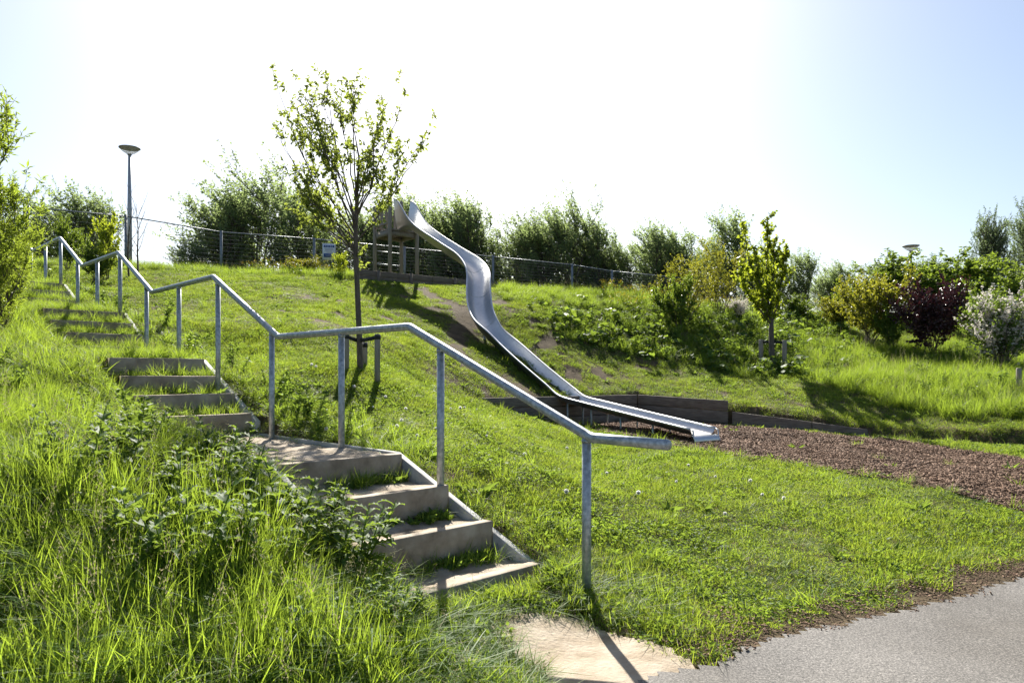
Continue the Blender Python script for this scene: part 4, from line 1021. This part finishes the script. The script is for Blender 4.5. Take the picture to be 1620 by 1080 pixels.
def scatter(name, pts, rot, scl, idx, coll, label, cat):
    me = bpy.data.meshes.new(name); n = len(pts)
    me.vertices.add(n); me.vertices.foreach_set('co', np.asarray(pts, np.float32).ravel())
    a = me.attributes.new('rot', 'FLOAT_VECTOR', 'POINT'); a.data.foreach_set('vector', np.asarray(rot, np.float32).ravel())
    a = me.attributes.new('scl', 'FLOAT_VECTOR', 'POINT'); a.data.foreach_set('vector', np.asarray(scl, np.float32).ravel())
    a = me.attributes.new('idx', 'INT', 'POINT'); a.data.foreach_set('value', np.asarray(idx, np.int32))
    o = bpy.data.objects.new(name, me); COL.objects.link(o); tag(o, label, cat, kind='stuff')
    ng = bpy.data.node_groups.new(name, 'GeometryNodeTree')
    ng.interface.new_socket('Geometry', in_out='INPUT', socket_type='NodeSocketGeometry'); ng.interface.new_socket('Geometry', in_out='OUTPUT', socket_type='NodeSocketGeometry')
    gi, go = ng.nodes.new('NodeGroupInput'), ng.nodes.new('NodeGroupOutput')
    ci = ng.nodes.new('GeometryNodeCollectionInfo'); ci.inputs['Collection'].default_value = coll; ci.inputs['Separate Children'].default_value = True; ci.inputs['Reset Children'].default_value = True
    ip = ng.nodes.new('GeometryNodeInstanceOnPoints'); ip.inputs['Pick Instance'].default_value = True
    def attr(nm, ty):
        k = ng.nodes.new('GeometryNodeInputNamedAttribute'); k.data_type = ty; k.inputs['Name'].default_value = nm
        return [s for s in k.outputs if s.enabled and s.name == 'Attribute'][0]
    ng.links.new(gi.outputs[0], ip.inputs['Points']); ng.links.new(ci.outputs[0], ip.inputs['Instance'])
    ng.links.new(attr('idx', 'INT'), ip.inputs['Instance Index']); ng.links.new(attr('rot', 'FLOAT_VECTOR'), ip.inputs['Rotation']); ng.links.new(attr('scl', 'FLOAT_VECTOR'), ip.inputs['Scale'])
    ng.links.new(ip.outputs[0], go.inputs[0])
    md = o.modifiers.new('scatter', 'NODES'); md.node_group = ng
    return o

rng = np.random.default_rng(21)
def lawn_src(l0, l1, n, leafy):
    mb = MB(); blades(mb, rng, n, 0.19, l0, l1, 0.0055, 0.75, 0.75, 2)
    parts = [(mb, M['lawn'])]
    ms = MB(); blades(ms, rng, 16, 0.19, l0, l1 * 1.1, 0.004, 1.1, 1.0, 2); parts.append((ms, M['straw']))
    if leafy:
        ml = MB(); k = leafy; a = rng.uniform(0, 6.28, k); r = 0.18 * np.sqrt(rng.uniform(0, 1, k))
        P = np.stack([r * np.cos(a), r * np.sin(a), rng.uniform(0.012, 0.05, k)], 1); Dv = rng.normal(size=(k, 3)); Dv[:, 2] = np.abs(Dv[:, 2]) * 0.5
        leaf_quads(ml, P, Dv, rng.uniform(0.018, 0.04, k), rng.uniform(0.012, 0.022, k), rng); parts.append((ml, M['broad']))
    return parts
def rosette(n, ln, wd):
    ml = MB(); a = np.arange(n) * 2.4; Dv = np.stack([np.cos(a), np.sin(a), rng.uniform(0.25, 0.9, n)], 1)
    leaf_quads(ml, np.zeros((n, 3)), Dv, ln * rng.uniform(0.6, 1.1, n), wd * rng.uniform(0.8, 1.2, n), rng, 0.12)
    return ml
LAWN = source('lawn_patch', [lawn_src(0.03, 0.075, 300, 0), lawn_src(0.035, 0.085, 280, 40), lawn_src(0.04, 0.105, 270, 20), lawn_src(0.025, 0.06, 280, 110), lawn_src(0.05, 0.13, 240, 10)])
def tall_src(n, l0, l1, sp_, lean, curl, w, stalks=0):
    mb = MB(); blades(mb, rng, n, sp_, l0, l1, w, lean, curl, 4); parts = [(mb, M['tall'])]
    mf = MB(); blades(mf, rng, n // 2, sp_ * 1.2, l0 * 0.6, l1 * 0.9, 0.0035, lean * 1.3, curl, 3); parts.append((mf, M['tall']))
    md_ = MB(); blades(md_, rng, max(3, n // 12), sp_ * 1.2, l0 * 0.6, l1 * 0.8, 0.004, 1.2, 1.2, 3); parts.append((md_, M['straw']))
    if stalks:
        ms = MB(); blades(ms, rng, stalks, sp_, l1 * 0.95, l1 * 1.35, 0.004, 0.35, 0.25, 4); v = np.concatenate(ms.v).reshape(stalks, -1, 3); tips = v[:, -1]
        for tpt in tips:
            k = 16; P = tpt + rng.normal(size=(k, 3)) * np.array([0.008, 0.008, 0.035]); leaf_quads(ms, P, rng.normal(size=(k, 3)) * 0.4 + Z3, 0.016, 0.005, rng)
        parts.append((ms, M['straw']))
    return parts
TALL = source('tall_tuft', [tall_src(62, 0.18, 0.42, 0.11, 0.45, 0.8, 0.0075), tall_src(54, 0.22, 0.50, 0.10, 0.4, 0.7, 0.009), tall_src(38, 0.18, 0.40, 0.11, 0.7, 0.95, 0.0065), tall_src(70, 0.12, 0.32, 0.13, 0.7, 1.0, 0.006), tall_src(30, 0.28, 0.52, 0.08, 0.5, 0.95, 0.011), tall_src(34, 0.2, 0.38, 0.1, 0.5, 0.8, 0.006, 2)])
MIDG = source('mid_tuft', [tall_src(44, 0.08, 0.19, 0.09, 0.6, 0.9, 0.006), tall_src(38, 0.10, 0.24, 0.09, 0.55, 0.9, 0.007), [(rosette(11, 0.15, 0.04), M['weed'])], [(rosette(9, 0.11, 0.045), M['broad'])], tall_src(30, 0.1, 0.22, 0.07, 0.7, 1.0, 0.005)])
def broad_src(n, r0, r1, h0, h1, spread):
    ml, ms = MB(), MB()
    for k in range(n):
        a = rng.uniform(0, 6.28); d = spread * math.sqrt(rng.uniform(0, 1)); h = rng.uniform(h0, h1); r = rng.uniform(r0, r1)
        c = np.array([d * math.cos(a), d * math.sin(a), h]); nn = np.array([math.cos(a) * 0.45, math.sin(a) * 0.45, 1.0]) + rng.normal(size=3) * 0.28; nn /= np.linalg.norm(nn)
        e1 = np.cross(nn, (0.3, 1, 0.1)); e1 /= np.linalg.norm(e1); e2 = np.cross(nn, e1)
        m = 11; an = np.arange(m) * 2 * math.pi / m
        rad = r * (1 + 0.10 * np.sin(an * 3 + a) + rng.normal(size=m) * 0.05); rad[0] *= 0.35
        ring = c + (np.cos(an) * rad)[:, None] * e1 + (np.sin(an) * rad)[:, None] * e2 + nn * (rng.normal(size=m) * r * 0.10 + r * 0.16)[:, None]
        ml.add(np.concatenate([[c], ring]), tris=[(0, 1 + j, 1 + (j + 1) % m) for j in range(m)])
        ms.tube([(c[0] * 0.3, c[1] * 0.3, -0.03), c], 0.006, 3, False)
    return [(ml, M['broad']), (ms, M['weed'])]
BROAD = source('broad_leaf_clump', [broad_src(9, 0.07, 0.15, 0.12, 0.42, 0.30), broad_src(11, 0.05, 0.12, 0.08, 0.34, 0.32), broad_src(7, 0.10, 0.19, 0.18, 0.5, 0.28)])
def herb_src(n, h, ll, lw, mat, fl=None, flm=None):
    mb, ml, mf = MB(), MB(), MB()
    for k in range(n):
        a = rng.uniform(0, 6.28); d = np.array([math.cos(a) * 0.35, math.sin(a) * 0.35, 1.0]); P = limb(rng, np.array([math.cos(a), math.sin(a), 0]) * 0.05, d, h * rng.uniform(0.6, 1.1), 4, 0.1, 0.1)
        mb.tube(P, 0.0035, 4, False); m = 22; q, _ = along(P, rng.uniform(0.05, 1, m)); dv = rng.normal(size=(m, 3)); dv[:, 2] = dv[:, 2] * 0.4 + 0.1
        leaf_quads(ml, q, dv, ll * rng.uniform(0.6, 1.2, m), lw, rng, droop=0.1)
        if fl:
            q = P[-1] + rng.normal(size=(fl, 3)) * 0.03; leaf_quads(mf, q, rng.normal(size=(fl, 3)), 0.022, 0.02, rng)
    return [(mb, M[mat]), (ml, M[mat])] + ([(mf, M[flm])] if fl else [])
HERB = source('herb_clump', [herb_src(7, 0.42, 0.075, 0.032, 'weed'), herb_src(6, 0.5, 0.09, 0.035, 'weed'), herb_src(8, 0.35, 0.06, 0.03, 'shrub'), herb_src(6, 0.45, 0.07, 0.018, 'weed')])
FLOW = source('flower_clump', [herb_src(6, 0.5, 0.06, 0.02, 'shrub', 9, 'yellow'), herb_src(5, 0.4, 0.06, 0.02, 'shrub', 7, 'yellow')])
def chip_src(n, sp_, l0, l1):
    mb = MB()
    for _ in range(n):
        a = rng.uniform(0, 6.28); r = sp_ * math.sqrt(rng.uniform(0, 1)); ax = rng.normal(size=3); ax[2] *= 0.3; ax /= np.linalg.norm(ax); ay = np.cross(ax, rng.normal(size=3) * 0.4 + Z3); ay /= np.linalg.norm(ay)
        l = rng.uniform(l0, l1); mb.box((r * math.cos(a), r * math.sin(a), rng.uniform(0.004, 0.016)), ax * l, ay * l * rng.uniform(0.18, 0.4), np.cross(ax, ay) * 0.0022)
    return [(mb, M['chip'])]
CHIP = source('chip_patch', [chip_src(90, 0.17, 0.007, 0.024), chip_src(90, 0.17, 0.007, 0.02), chip_src(70, 0.17, 0.01, 0.034)])
LITTER = source('litter_patch', [chip_src(22, 0.10, 0.005, 0.016), chip_src(16, 0.10, 0.004, 0.02)])

# ------------------------------------------------------------------ where each kind of ground cover grows
def candidates(sp_, x0, x1, y0, y1, rng, margin=260):
    X, Y = np.meshgrid(np.arange(x0, x1, sp_), np.arange(y0, y1, sp_))
    X = (X + rng.uniform(-0.5, 0.5, X.shape) * sp_).ravel(); Y = (Y + rng.uniform(-0.5, 0.5, Y.shape) * sp_).ravel()
    px = CX + F * X / np.maximum(Y, 0.3)
    k = (px > -margin) & (px < 1620 + margin) & (Y > 1.2)
    return X[k], Y[k]
def poly_px(poly, px, py): return poly_sd(np.array(poly, float), px, py)
TRACK = np.array([hit(*p)[:2] for p in ((668, 458), (700, 476), (738, 505), (722, 545), (742, 580), (790, 606), (845, 630))])
BARE = [(hit(x, y)[:2], r) for x, y, r in ((512, 511, 0.55), (620, 532, 0.22), (785, 478, 0.5), (800, 492, 0.4), (705, 740, 0.25), (905, 590, 0.4), (950, 588, 0.5), (690, 590, 0.3), (240, 515, 0.3), (640, 470, 0.3), (1060, 600, 0.3), (870, 545, 0.3))]
def bare(x, y):
    d = np.full(x.shape, 9.0)
    for a, b in zip(TRACK[:-1], TRACK[1:]):
        e = b - a; k = np.clip(((x - a[0]) * e[0] + (y - a[1]) * e[1]) / (e @ e), 0, 1); d = np.minimum(d, np.hypot(x - a[0] - k * e[0], y - a[1] - k * e[1]))
    w = 1 - smooth(0.12, 0.42, d + 0.18 * vnoise(x, y, 0.4, 30))
    for c, r in BARE: w = np.maximum(w, 1 - smooth(r * 0.4, r, np.hypot(x - c[0], (y - c[1]) * 0.8) + 0.15 * vnoise(x, y, 0.3, 31)))
    return w
def common_mask(x, y):
    t, o = xy2ts(x, y)
    lim = -1.0 + 0.13 * vnoise(x, y, 0.35, 80) + 0.12 * smooth(3.5, 5.0, t) + 0.15 * smooth(7.0, 8.6, t)
    stairs = (t > 0.40) & (t < 19) & (o > lim) & (o < 0.13)
    foot = (t > 0.0) & (t <= 0.40) & (o > -1.3) & (o < 0.05)
    sb = -side((x, y), PL, PC); sr = -side((x, y), PC, PR)
    wall = ((np.abs(sb) < 0.07) & (x > PL[0]) & (x < PC[0])) | ((np.abs(sr) < 0.07) & (x > PC[0]) & (x < PR[0]))
    return ~stairs & ~wall & (path_edge(x, y) < -0.05 - 0.30 * smooth(0.0, 1.0, path_s(x, y)) * (0.75 + 0.45 * vnoise(x, y, 0.35, 82))) & (sand_sd(x, y) < -0.05)
Z_RIGHT = [(1265, 545), (1330, 560), (1480, 556), (1760, 560), (1900, 700), (1640, 662), (1500, 655), (1410, 640), (1330, 610), (1270, 590)]
Z_BROAD = [(850, 492), (900, 495), (970, 500), (1160, 492), (1330, 510), (1360, 560), (1300, 585), (1190, 600), (1090, 575), (980, 560), (890, 535)]
Z_CREST = [(780, 430), (960, 440), (1180, 470), (1330, 480), (1330, 515), (1160, 505), (960, 492), (790, 474)]

rng = np.random.default_rng(33)
def finish(name, x, y, rng, coll, k, smin, smax, follow, tilt, label, cat, hs=None, idx=None, dz=0.0):
    n = len(x); s = rng.uniform(smin, smax, n); z = H(x, y) + dz
    scl = np.stack([s, s, s * (hs if hs is not None else 1)], 1)
    scatter(name, np.stack([x, y, z], 1), rotations(x, y, rng, follow, tilt), scl, rng.integers(0, k, n) if idx is None else idx, coll, label, cat)

# short lawn
x1, y1 = candidates(0.15, -13, 12, 2.4, 13, rng); x2, y2 = candidates(0.20, -18, 22, 13, 27.5, rng)
x, y = np.concatenate([x1, x2]), np.concatenate([y1, y2])
t, o = xy2ts(x, y); px, py = w2px(np.stack([x, y, H(x, y)], 1))
ok = common_mask(x, y) & (mulch_sd(x, y) < -0.02) & (rng.uniform(size=len(x)) > bare(x, y) * 0.97)
ok &= ~((y > 14) & (vnoise(x, y, 0.7, 40) + 0.5 * vnoise(x, y, 0.25, 41) > 0.78))
x, y, o, t, px, py = (a[ok] for a in (x, y, o, t, px, py))
hs = 0.88 + 0.38 * vnoise(x, y, 0.9, 42) + 0.38 * vnoise(x, y, 0.32, 43)
hs = np.clip(hs * np.where(y > 13, 0.85, 1.0), 0.4, 1.6)
clov = vnoise(x, y, 1.1, 44) + 0.6 * vnoise(x, y, 0.35, 46)
idx = np.where(clov > 0.55, 3, rng.integers(0, 5, len(x)))
finish('lawn_grass', x, y, rng, LAWN, 5, 0.85, 1.2, 1.0, 0.10, 'short bright green lawn grass covering the slope and the flat by the path', 'grass', hs, idx)

# tall grass: left bank, right bank, crest
x1, y1 = candidates(0.085, -9, 2, 1.3, 7, rng); x2, y2 = candidates(0.13, -20, 16, 7, 27.5, rng)
x, y = np.concatenate([x1, x2]), np.concatenate([y1, y2])
t, o = xy2ts(x, y); px, py = w2px(np.stack([x, y, H(x, y)], 1))
ok = common_mask(x, y)
left = (o < -0.62) & (t < 20) & ((o < -1.05) | (t > 0.45)) & (path_edge(x, y) < -0.08)
foot = (o < 0.3) & (t < 0.40) & (t > -0.75) & (path_edge(x, y) < -0.3)
right = poly_px(Z_RIGHT, px, py) > -6
crest = ((poly_px(Z_CREST, px, py) > 0) | ((px < 560) & (y > 21.2) & (y < 23.5))) & (y > 17)
margin_ = (o > 0.1) & (o < 0.75) & (t > 2.5) & (t < 19) & (vnoise(x, y, 0.6, 45) > -0.25)
pr = left * 0.92 + foot * 0.7 + right * 0.9 + crest * 0.55 + (poly_px(Z_BROAD, px, py) > 0) * 0.35 + margin_ * 0.30
ok &= rng.uniform(size=len(x)) < pr * (0.75 + 0.5 * vnoise(x, y, 0.5, 46))
hs = np.where(left, 0.82 + 0.35 * vnoise(x, y, 0.8, 47), np.where(foot, 0.24, np.where(right, 1.05 + 0.3 * vnoise(x, y, 0.7, 48), np.where(margin_, 0.62, 0.75))))
hs = np.where(left, hs * (0.55 + 0.45 * smooth(-0.2, 0.9, -1.1 - o + 0.25 * vnoise(x, y, 0.4, 49)) + 0.12 * (o > -1.12)) * np.where((o > -1.75) & (t < 1.6), 0.62, 1.0), hs)
hs = np.where(left & (path_edge(x, y) > -0.5), hs * 0.6, hs)
x, y, hs = x[ok], y[ok], np.clip(hs[ok], 0.3, 1.5)
finish('tall_grass', x, y, rng, TALL, 6, 0.8, 1.15, 0.35, 0.16, 'long unmown meadow grass on the banks beside the steps and shrubs', 'grass', hs)

# medium tufts and rosettes in the lawn, at the stair edges and in the chip bed
x, y = candidates(0.24, -13, 12, 2.6, 24, rng)
t, o = xy2ts(x, y); px, py = w2px(np.stack([x, y, H(x, y)], 1))
ok = common_mask(x, y) & (o > 0.1)
edge = ((o < 0.7) & (t > -0.6)) | ((mulch_sd(x, y) > -0.3) & (mulch_sd(x, y) < 0.1)) | ((x > PC[0] - 0.6) & (np.abs(-side((x, y), PC, PR) - 0.25) < 0.3) & (x < PR[0]))
pr = np.where(edge, np.where(np.abs(-side((x, y), PC, PR) - 0.25) < 0.35, 0.3, 0.8), np.where(mulch_sd(x, y) > 0, 0.035, np.where(y < 13, 0.27, 0.17))) * (1 - bare(x, y))
ok &= rng.uniform(size=len(x)) < pr
finish('grass_tufts', x[ok], y[ok], rng, MIDG, 5, 0.7, 1.25, 0.5, 0.15, 'darker tufts and leaf rosettes dotted through the lawn and along the edges', 'grass tufts')

# weeds growing on the steps and at the foot of the risers
wx, wy, wz, wi = [], [], [], []
for i, (t, z) in enumerate(STEPS):
    fl = i // 4
    t2 = STEPS[i + 1][0] if i + 1 < len(STEPS) else t + 1.4
    n = (55, 55, 95, 80, 60)[fl] * (2 if t2 - t > 1.2 and fl > 0 else 1)
    for _ in range(n):
        back = rng.uniform() < 0.7
        tt2 = t2 - abs(rng.normal()) * 0.06 if back else rng.uniform(t + 0.1, t2)
        if fl == 0 and not back: continue
        if i in (3,) and rng.uniform() < 0.5: continue
        oo = OR - 0.02 - abs(rng.normal()) * 0.45 if fl == 0 else rng.uniform(OL, OR)
        if fl == 1 and i == 7 and rng.uniform() < 0.3: tt2 = rng.uniform(t + 0.15, t + 1.2)
        if oo < OL: continue
        a, b = ts2xy(min(tt2, t2 - 0.02), oo); wx.append(a); wy.append(b); wz.append(z + CAMZ - 0.02); wi.append(rng.integers(0, 5))
for _ in range(70):                                       # in front of the lowest riser
    tt2, oo = 0.45 - abs(rng.normal()) * 0.16, rng.uniform(OL, 0.2)
    a, b = ts2xy(tt2, oo); wx.append(a); wy.append(b); wz.append(float(H(a, b))); wi.append(rng.integers(0, 5))
n = len(wx); s = rng.uniform(0.55, 1.1, n)
gx_, gy_, gz_ = [], [], []
for i, (t, z) in enumerate(STEPS):
    fl = i // 4; t2 = STEPS[i + 1][0] if i + 1 < len(STEPS) else t + 1.4
    dens = (0, 9, 42, 45, 40)[fl]
    if i == 7: dens = 75
    for _ in range(int(dens * (t2 - t) / 0.45)):
        oo = rng.uniform(OL, OR)
        if fl == 2 and i < 11 and oo > -0.55 and rng.uniform() < 0.5: continue
        a, b = ts2xy(rng.uniform(t + 0.25 * (i == 7) + 0.1, t2 - 0.01), oo); gx_.append(a); gy_.append(b); gz_.append(z + CAMZ - 0.03)
m_ = len(gx_); sg2 = rng.uniform(0.35, 0.75, m_)
scatter('landing_grass', np.stack([gx_, gy_, gz_], 1), np.stack([rng.normal(size=m_) * 0.2, rng.normal(size=m_) * 0.2, rng.uniform(0, 6.28, m_)], 1), np.stack([sg2 * 1.3, sg2 * 1.3, sg2], 1), rng.integers(0, 6, m_), TALL, 'long grass growing over the upper landings and treads of the stairs', 'grass')
rot = np.stack([rng.normal(size=n) * 0.15, rng.normal(size=n) * 0.15, rng.uniform(0, 6.28, n)], 1)
scatter('step_weeds', np.stack([wx, wy, wz], 1), rot, np.stack([s, s, s], 1), wi, MIDG, 'grass and small weeds sprouting along the concrete steps', 'weeds')

# big-leaved weeds on the right slope, plus patches beside the stairs
x, y = candidates(0.30, -16, 16, 5, 26, rng)
t, o = xy2ts(x, y); px, py = w2px(np.stack([x, y, H(x, y)], 1))
zb = poly_px(Z_BROAD, px, py)
pr = np.where(zb > 0, 0.62, np.where(zb > -14, 0.2, 0)); pr = np.where((o < -1.7) & (t > 6.5) & (vnoise(x, y, 0.9, 60) > 0.25), 0.35, pr)
ok = common_mask(x, y) & (rng.uniform(size=len(x)) < pr)
finish('broad_leaf_weeds', x[ok], y[ok], rng, BROAD, 3, 0.35, 0.7, 0.4, 0.15, 'big round leaved weeds carpeting the slope right of the slide', 'weeds')
x, y = candidates(0.26, -16, 16, 3, 26, rng)
t, o = xy2ts(x, y); px, py = w2px(np.stack([x, y, H(x, y)], 1))
pr = np.where(poly_px(Z_BROAD, px, py) > 0, 0.35, 0); pr = np.where((o < -1.35) & (vnoise(x, y, 0.8, 62) > 0.0), np.where(y < 5.0, 0.03, 0.32), pr)
pr = np.where((o > 0.15) & (o < 0.9) & (t > 3.5) & (t < 6.3), 0.55, pr); pr = np.where((o > 0.12) & (o < 0.6) & (t > 6), 0.25, pr); pr = np.where(poly_px(Z_RIGHT, px, py) > 0, 0.12, pr)
ok = common_mask(x, y) & (rng.uniform(size=len(x)) < pr)
finish('leafy_herbs', x[ok], y[ok], rng, HERB, 4, 0.55, 1.05, 0.4, 0.2, 'dark leafy herbs mixed into the grass beside the steps and on the slope', 'weeds')
x, y = candidates(0.35, -12, 14, 18, 26.5, rng)
px, py = w2px(np.stack([x, y, H(x, y)], 1))
pr = np.where((px > 950) & (px < 1180) & (poly_px(Z_CREST, px, py) > -4), 0.45, 0); pr = np.where((px > 400) & (px < 540) & (y > 21.5) & (y < 24), 0.35, pr)
ok = rng.uniform(size=len(x)) < pr
finish('yellow_wildflowers', x[ok], y[ok], rng, FLOW, 2, 0.7, 1.1, 0.3, 0.15, 'small yellow wildflowers along the hilltop below the fence', 'flowers')

# chips and litter
x, y = candidates(0.13, 0, 10, 6, 17, rng); ok = (mulch_sd(x, y) > -0.12)
finish('wood_chips', x[ok], y[ok], rng, CHIP, 3, 0.8, 1.2, 1.0, 0.05, 'brown wood chips covering the bed at the foot of the slide', 'wood chips', dz=0.026)
x, y = candidates(0.06, -2, 9, 2.4, 9, rng); pe = path_edge(x, y)
ok = (((pe > -0.45) & (sand_sd(x, y) < -0.05) & (pe < 0.02) & (rng.uniform(size=len(x)) < 0.5 - 1.1 * np.abs(pe + 0.16))) | ((sand_sd(x, y) > -0.08) & (rng.uniform(size=len(x)) < 0.0)) | ((pe > 0.1) & (rng.uniform(size=len(x)) < 0.0)))
finish('leaf_litter', x[ok], y[ok], rng, LITTER, 2, 0.4, 0.9, 1.0, 0.05, 'dry brown litter and crumbs along the edge of the path', 'litter', dz=0.028)

# ------------------------------------------------------------------ single plants
def thistle_mesh(seed, h):
    rng = np.random.default_rng(seed); ms, ml = MB(), MB()
    for s in range(5):
        a = rng.uniform(0, 6.28); st_ = limb(rng, np.array([math.cos(a), math.sin(a), 0]) * 0.04 - Z3 * 0.04, (math.cos(a) * 0.55, math.sin(a) * 0.55, 1), h * rng.uniform(0.5, 0.95), 6, 0.08, 0.05)
        ms.tube(st_, np.linspace(0.008, 0.003, 7), 6)
        for j in range(15):
            f = 0.05 + 0.93 * j / 15; q, tt = along(st_, np.array([f])); az = j * 2.4 + rng.uniform(-0.3, 0.3)
            d = np.array([math.cos(az), math.sin(az), 0.25 + 0.8 * f]); d /= np.linalg.norm(d); sd = np.cross(d, Z3); sd /= np.linalg.norm(sd)
            ln = (0.30 * (1 - 0.55 * f)) * rng.uniform(0.8, 1.2); w = ln * 0.27; m = 8; mid_, lf, rt = [], [], []
            for k in range(m + 1):
                u = k / m; c = q[0] + d * ln * u - Z3 * ln * 0.55 * u * u
                wk = w * (1 - u * 0.8) * (1.0 if k % 2 else 0.30)
                mid_.append(c); lf.append(c + sd * wk + Z3 * wk * rng.uniform(0.1, 0.6) + d * wk * 0.4); rt.append(c - sd * wk + Z3 * wk * rng.uniform(0.1, 0.6) + d * wk * 0.4)
            v = np.array(mid_ + lf + rt); k = np.arange(m); o_ = m + 1
            ml.add(v, np.concatenate([np.stack([k, k + 1, k + 1 + o_, k + o_], 1), np.stack([k, k + 2 * o_, k + 1 + 2 * o_, k + 1], 1)]))
    return ms.mesh('stem', M['weed'], True), ml.mesh('leaves', M['weed'])
TH = [thistle_mesh(400 + k, 0.52 + 0.08 * k) for k in range(4)]
rng = np.random.default_rng(55)
k = 0
for row, (tt2, o0, o1, n_) in enumerate(((0.0, -2.1, -1.4, 2), (0.35, -2.3, -1.45, 4), (0.9, -2.3, -1.28, 6), (1.5, -2.4, -1.2, 6), (2.1, -2.4, -1.16, 6), (2.7, -2.4, -1.3, 5), (3.4, -2.4, -1.4, 5), (4.3, -2.5, -1.4, 3))):
    for oo in np.linspace(o1, o0, n_):
        x_, y_ = ts2xy(tt2 + rng.uniform(-0.25, 0.25), oo + rng.uniform(-0.08, 0.04)); s = rng.uniform(0.65, 1.0) * (0.7 if tt2 < 0.4 else 0.75 if tt2 > 2.5 else 1.0)
        if path_edge(x_, y_) > -0.3: continue
        put_plant('thistle', TH[k % 4], ground(x_, y_), 'prickly green thistle in the long grass left of ' + ('the bare ground below the steps', 'the lowest concrete step', 'the second concrete step', 'the third concrete step', 'the front edge of the landing', 'the middle of the sandy landing', 'the back half of the landing', 'the foot of the second flight')[row], 'thistle', 'thistles left of the steps', rng.uniform(0, 6), (s, s, s), ('stem', 'leaves')); k += 1
# dandelion clocks
mb = MB(); mb.tube([(0, 0, -0.02), (0.004, 0, 0.07), (0.0, 0.003, 0.15)], 0.0025, 5); dst = mb.mesh('stem', M['broad'], True)
rng = np.random.default_rng(66); mb = MB(); d = rng.normal(size=(90, 3)); d /= np.linalg.norm(d, axis=1)[:, None]
leaf_quads(mb, np.array([0, 0, 0.155]) + d * 0.004, d, 0.026, 0.015, rng); dhd = mb.mesh('seed_head', M['clock'])
DP = [(493, 590), (500, 592), (642, 660), (713, 656), (728, 658), (735, 655), (754, 656), (628, 690), (635, 680), (516, 700), (897, 722), (1089, 748), (1132, 765), (1187, 776), (1206, 796), (1070, 775), (896, 800), (1147, 828), (660, 705), (690, 690), (770, 700), (830, 735), (960, 760), (1010, 800), (1240, 805), (560, 625), (610, 640), (590, 655)]
for k, (px, py) in enumerate(DP):
    g = hit(px, py); s = rng.uniform(0.55, 0.85)
    put_plant('dandelion', (dst, dhd), g, 'white dandelion seed head standing in the short lawn', 'dandelion', 'dandelions gone to seed in the lawn', rng.uniform(0, 6), (s, s, s), ('stem', 'seed_head'))
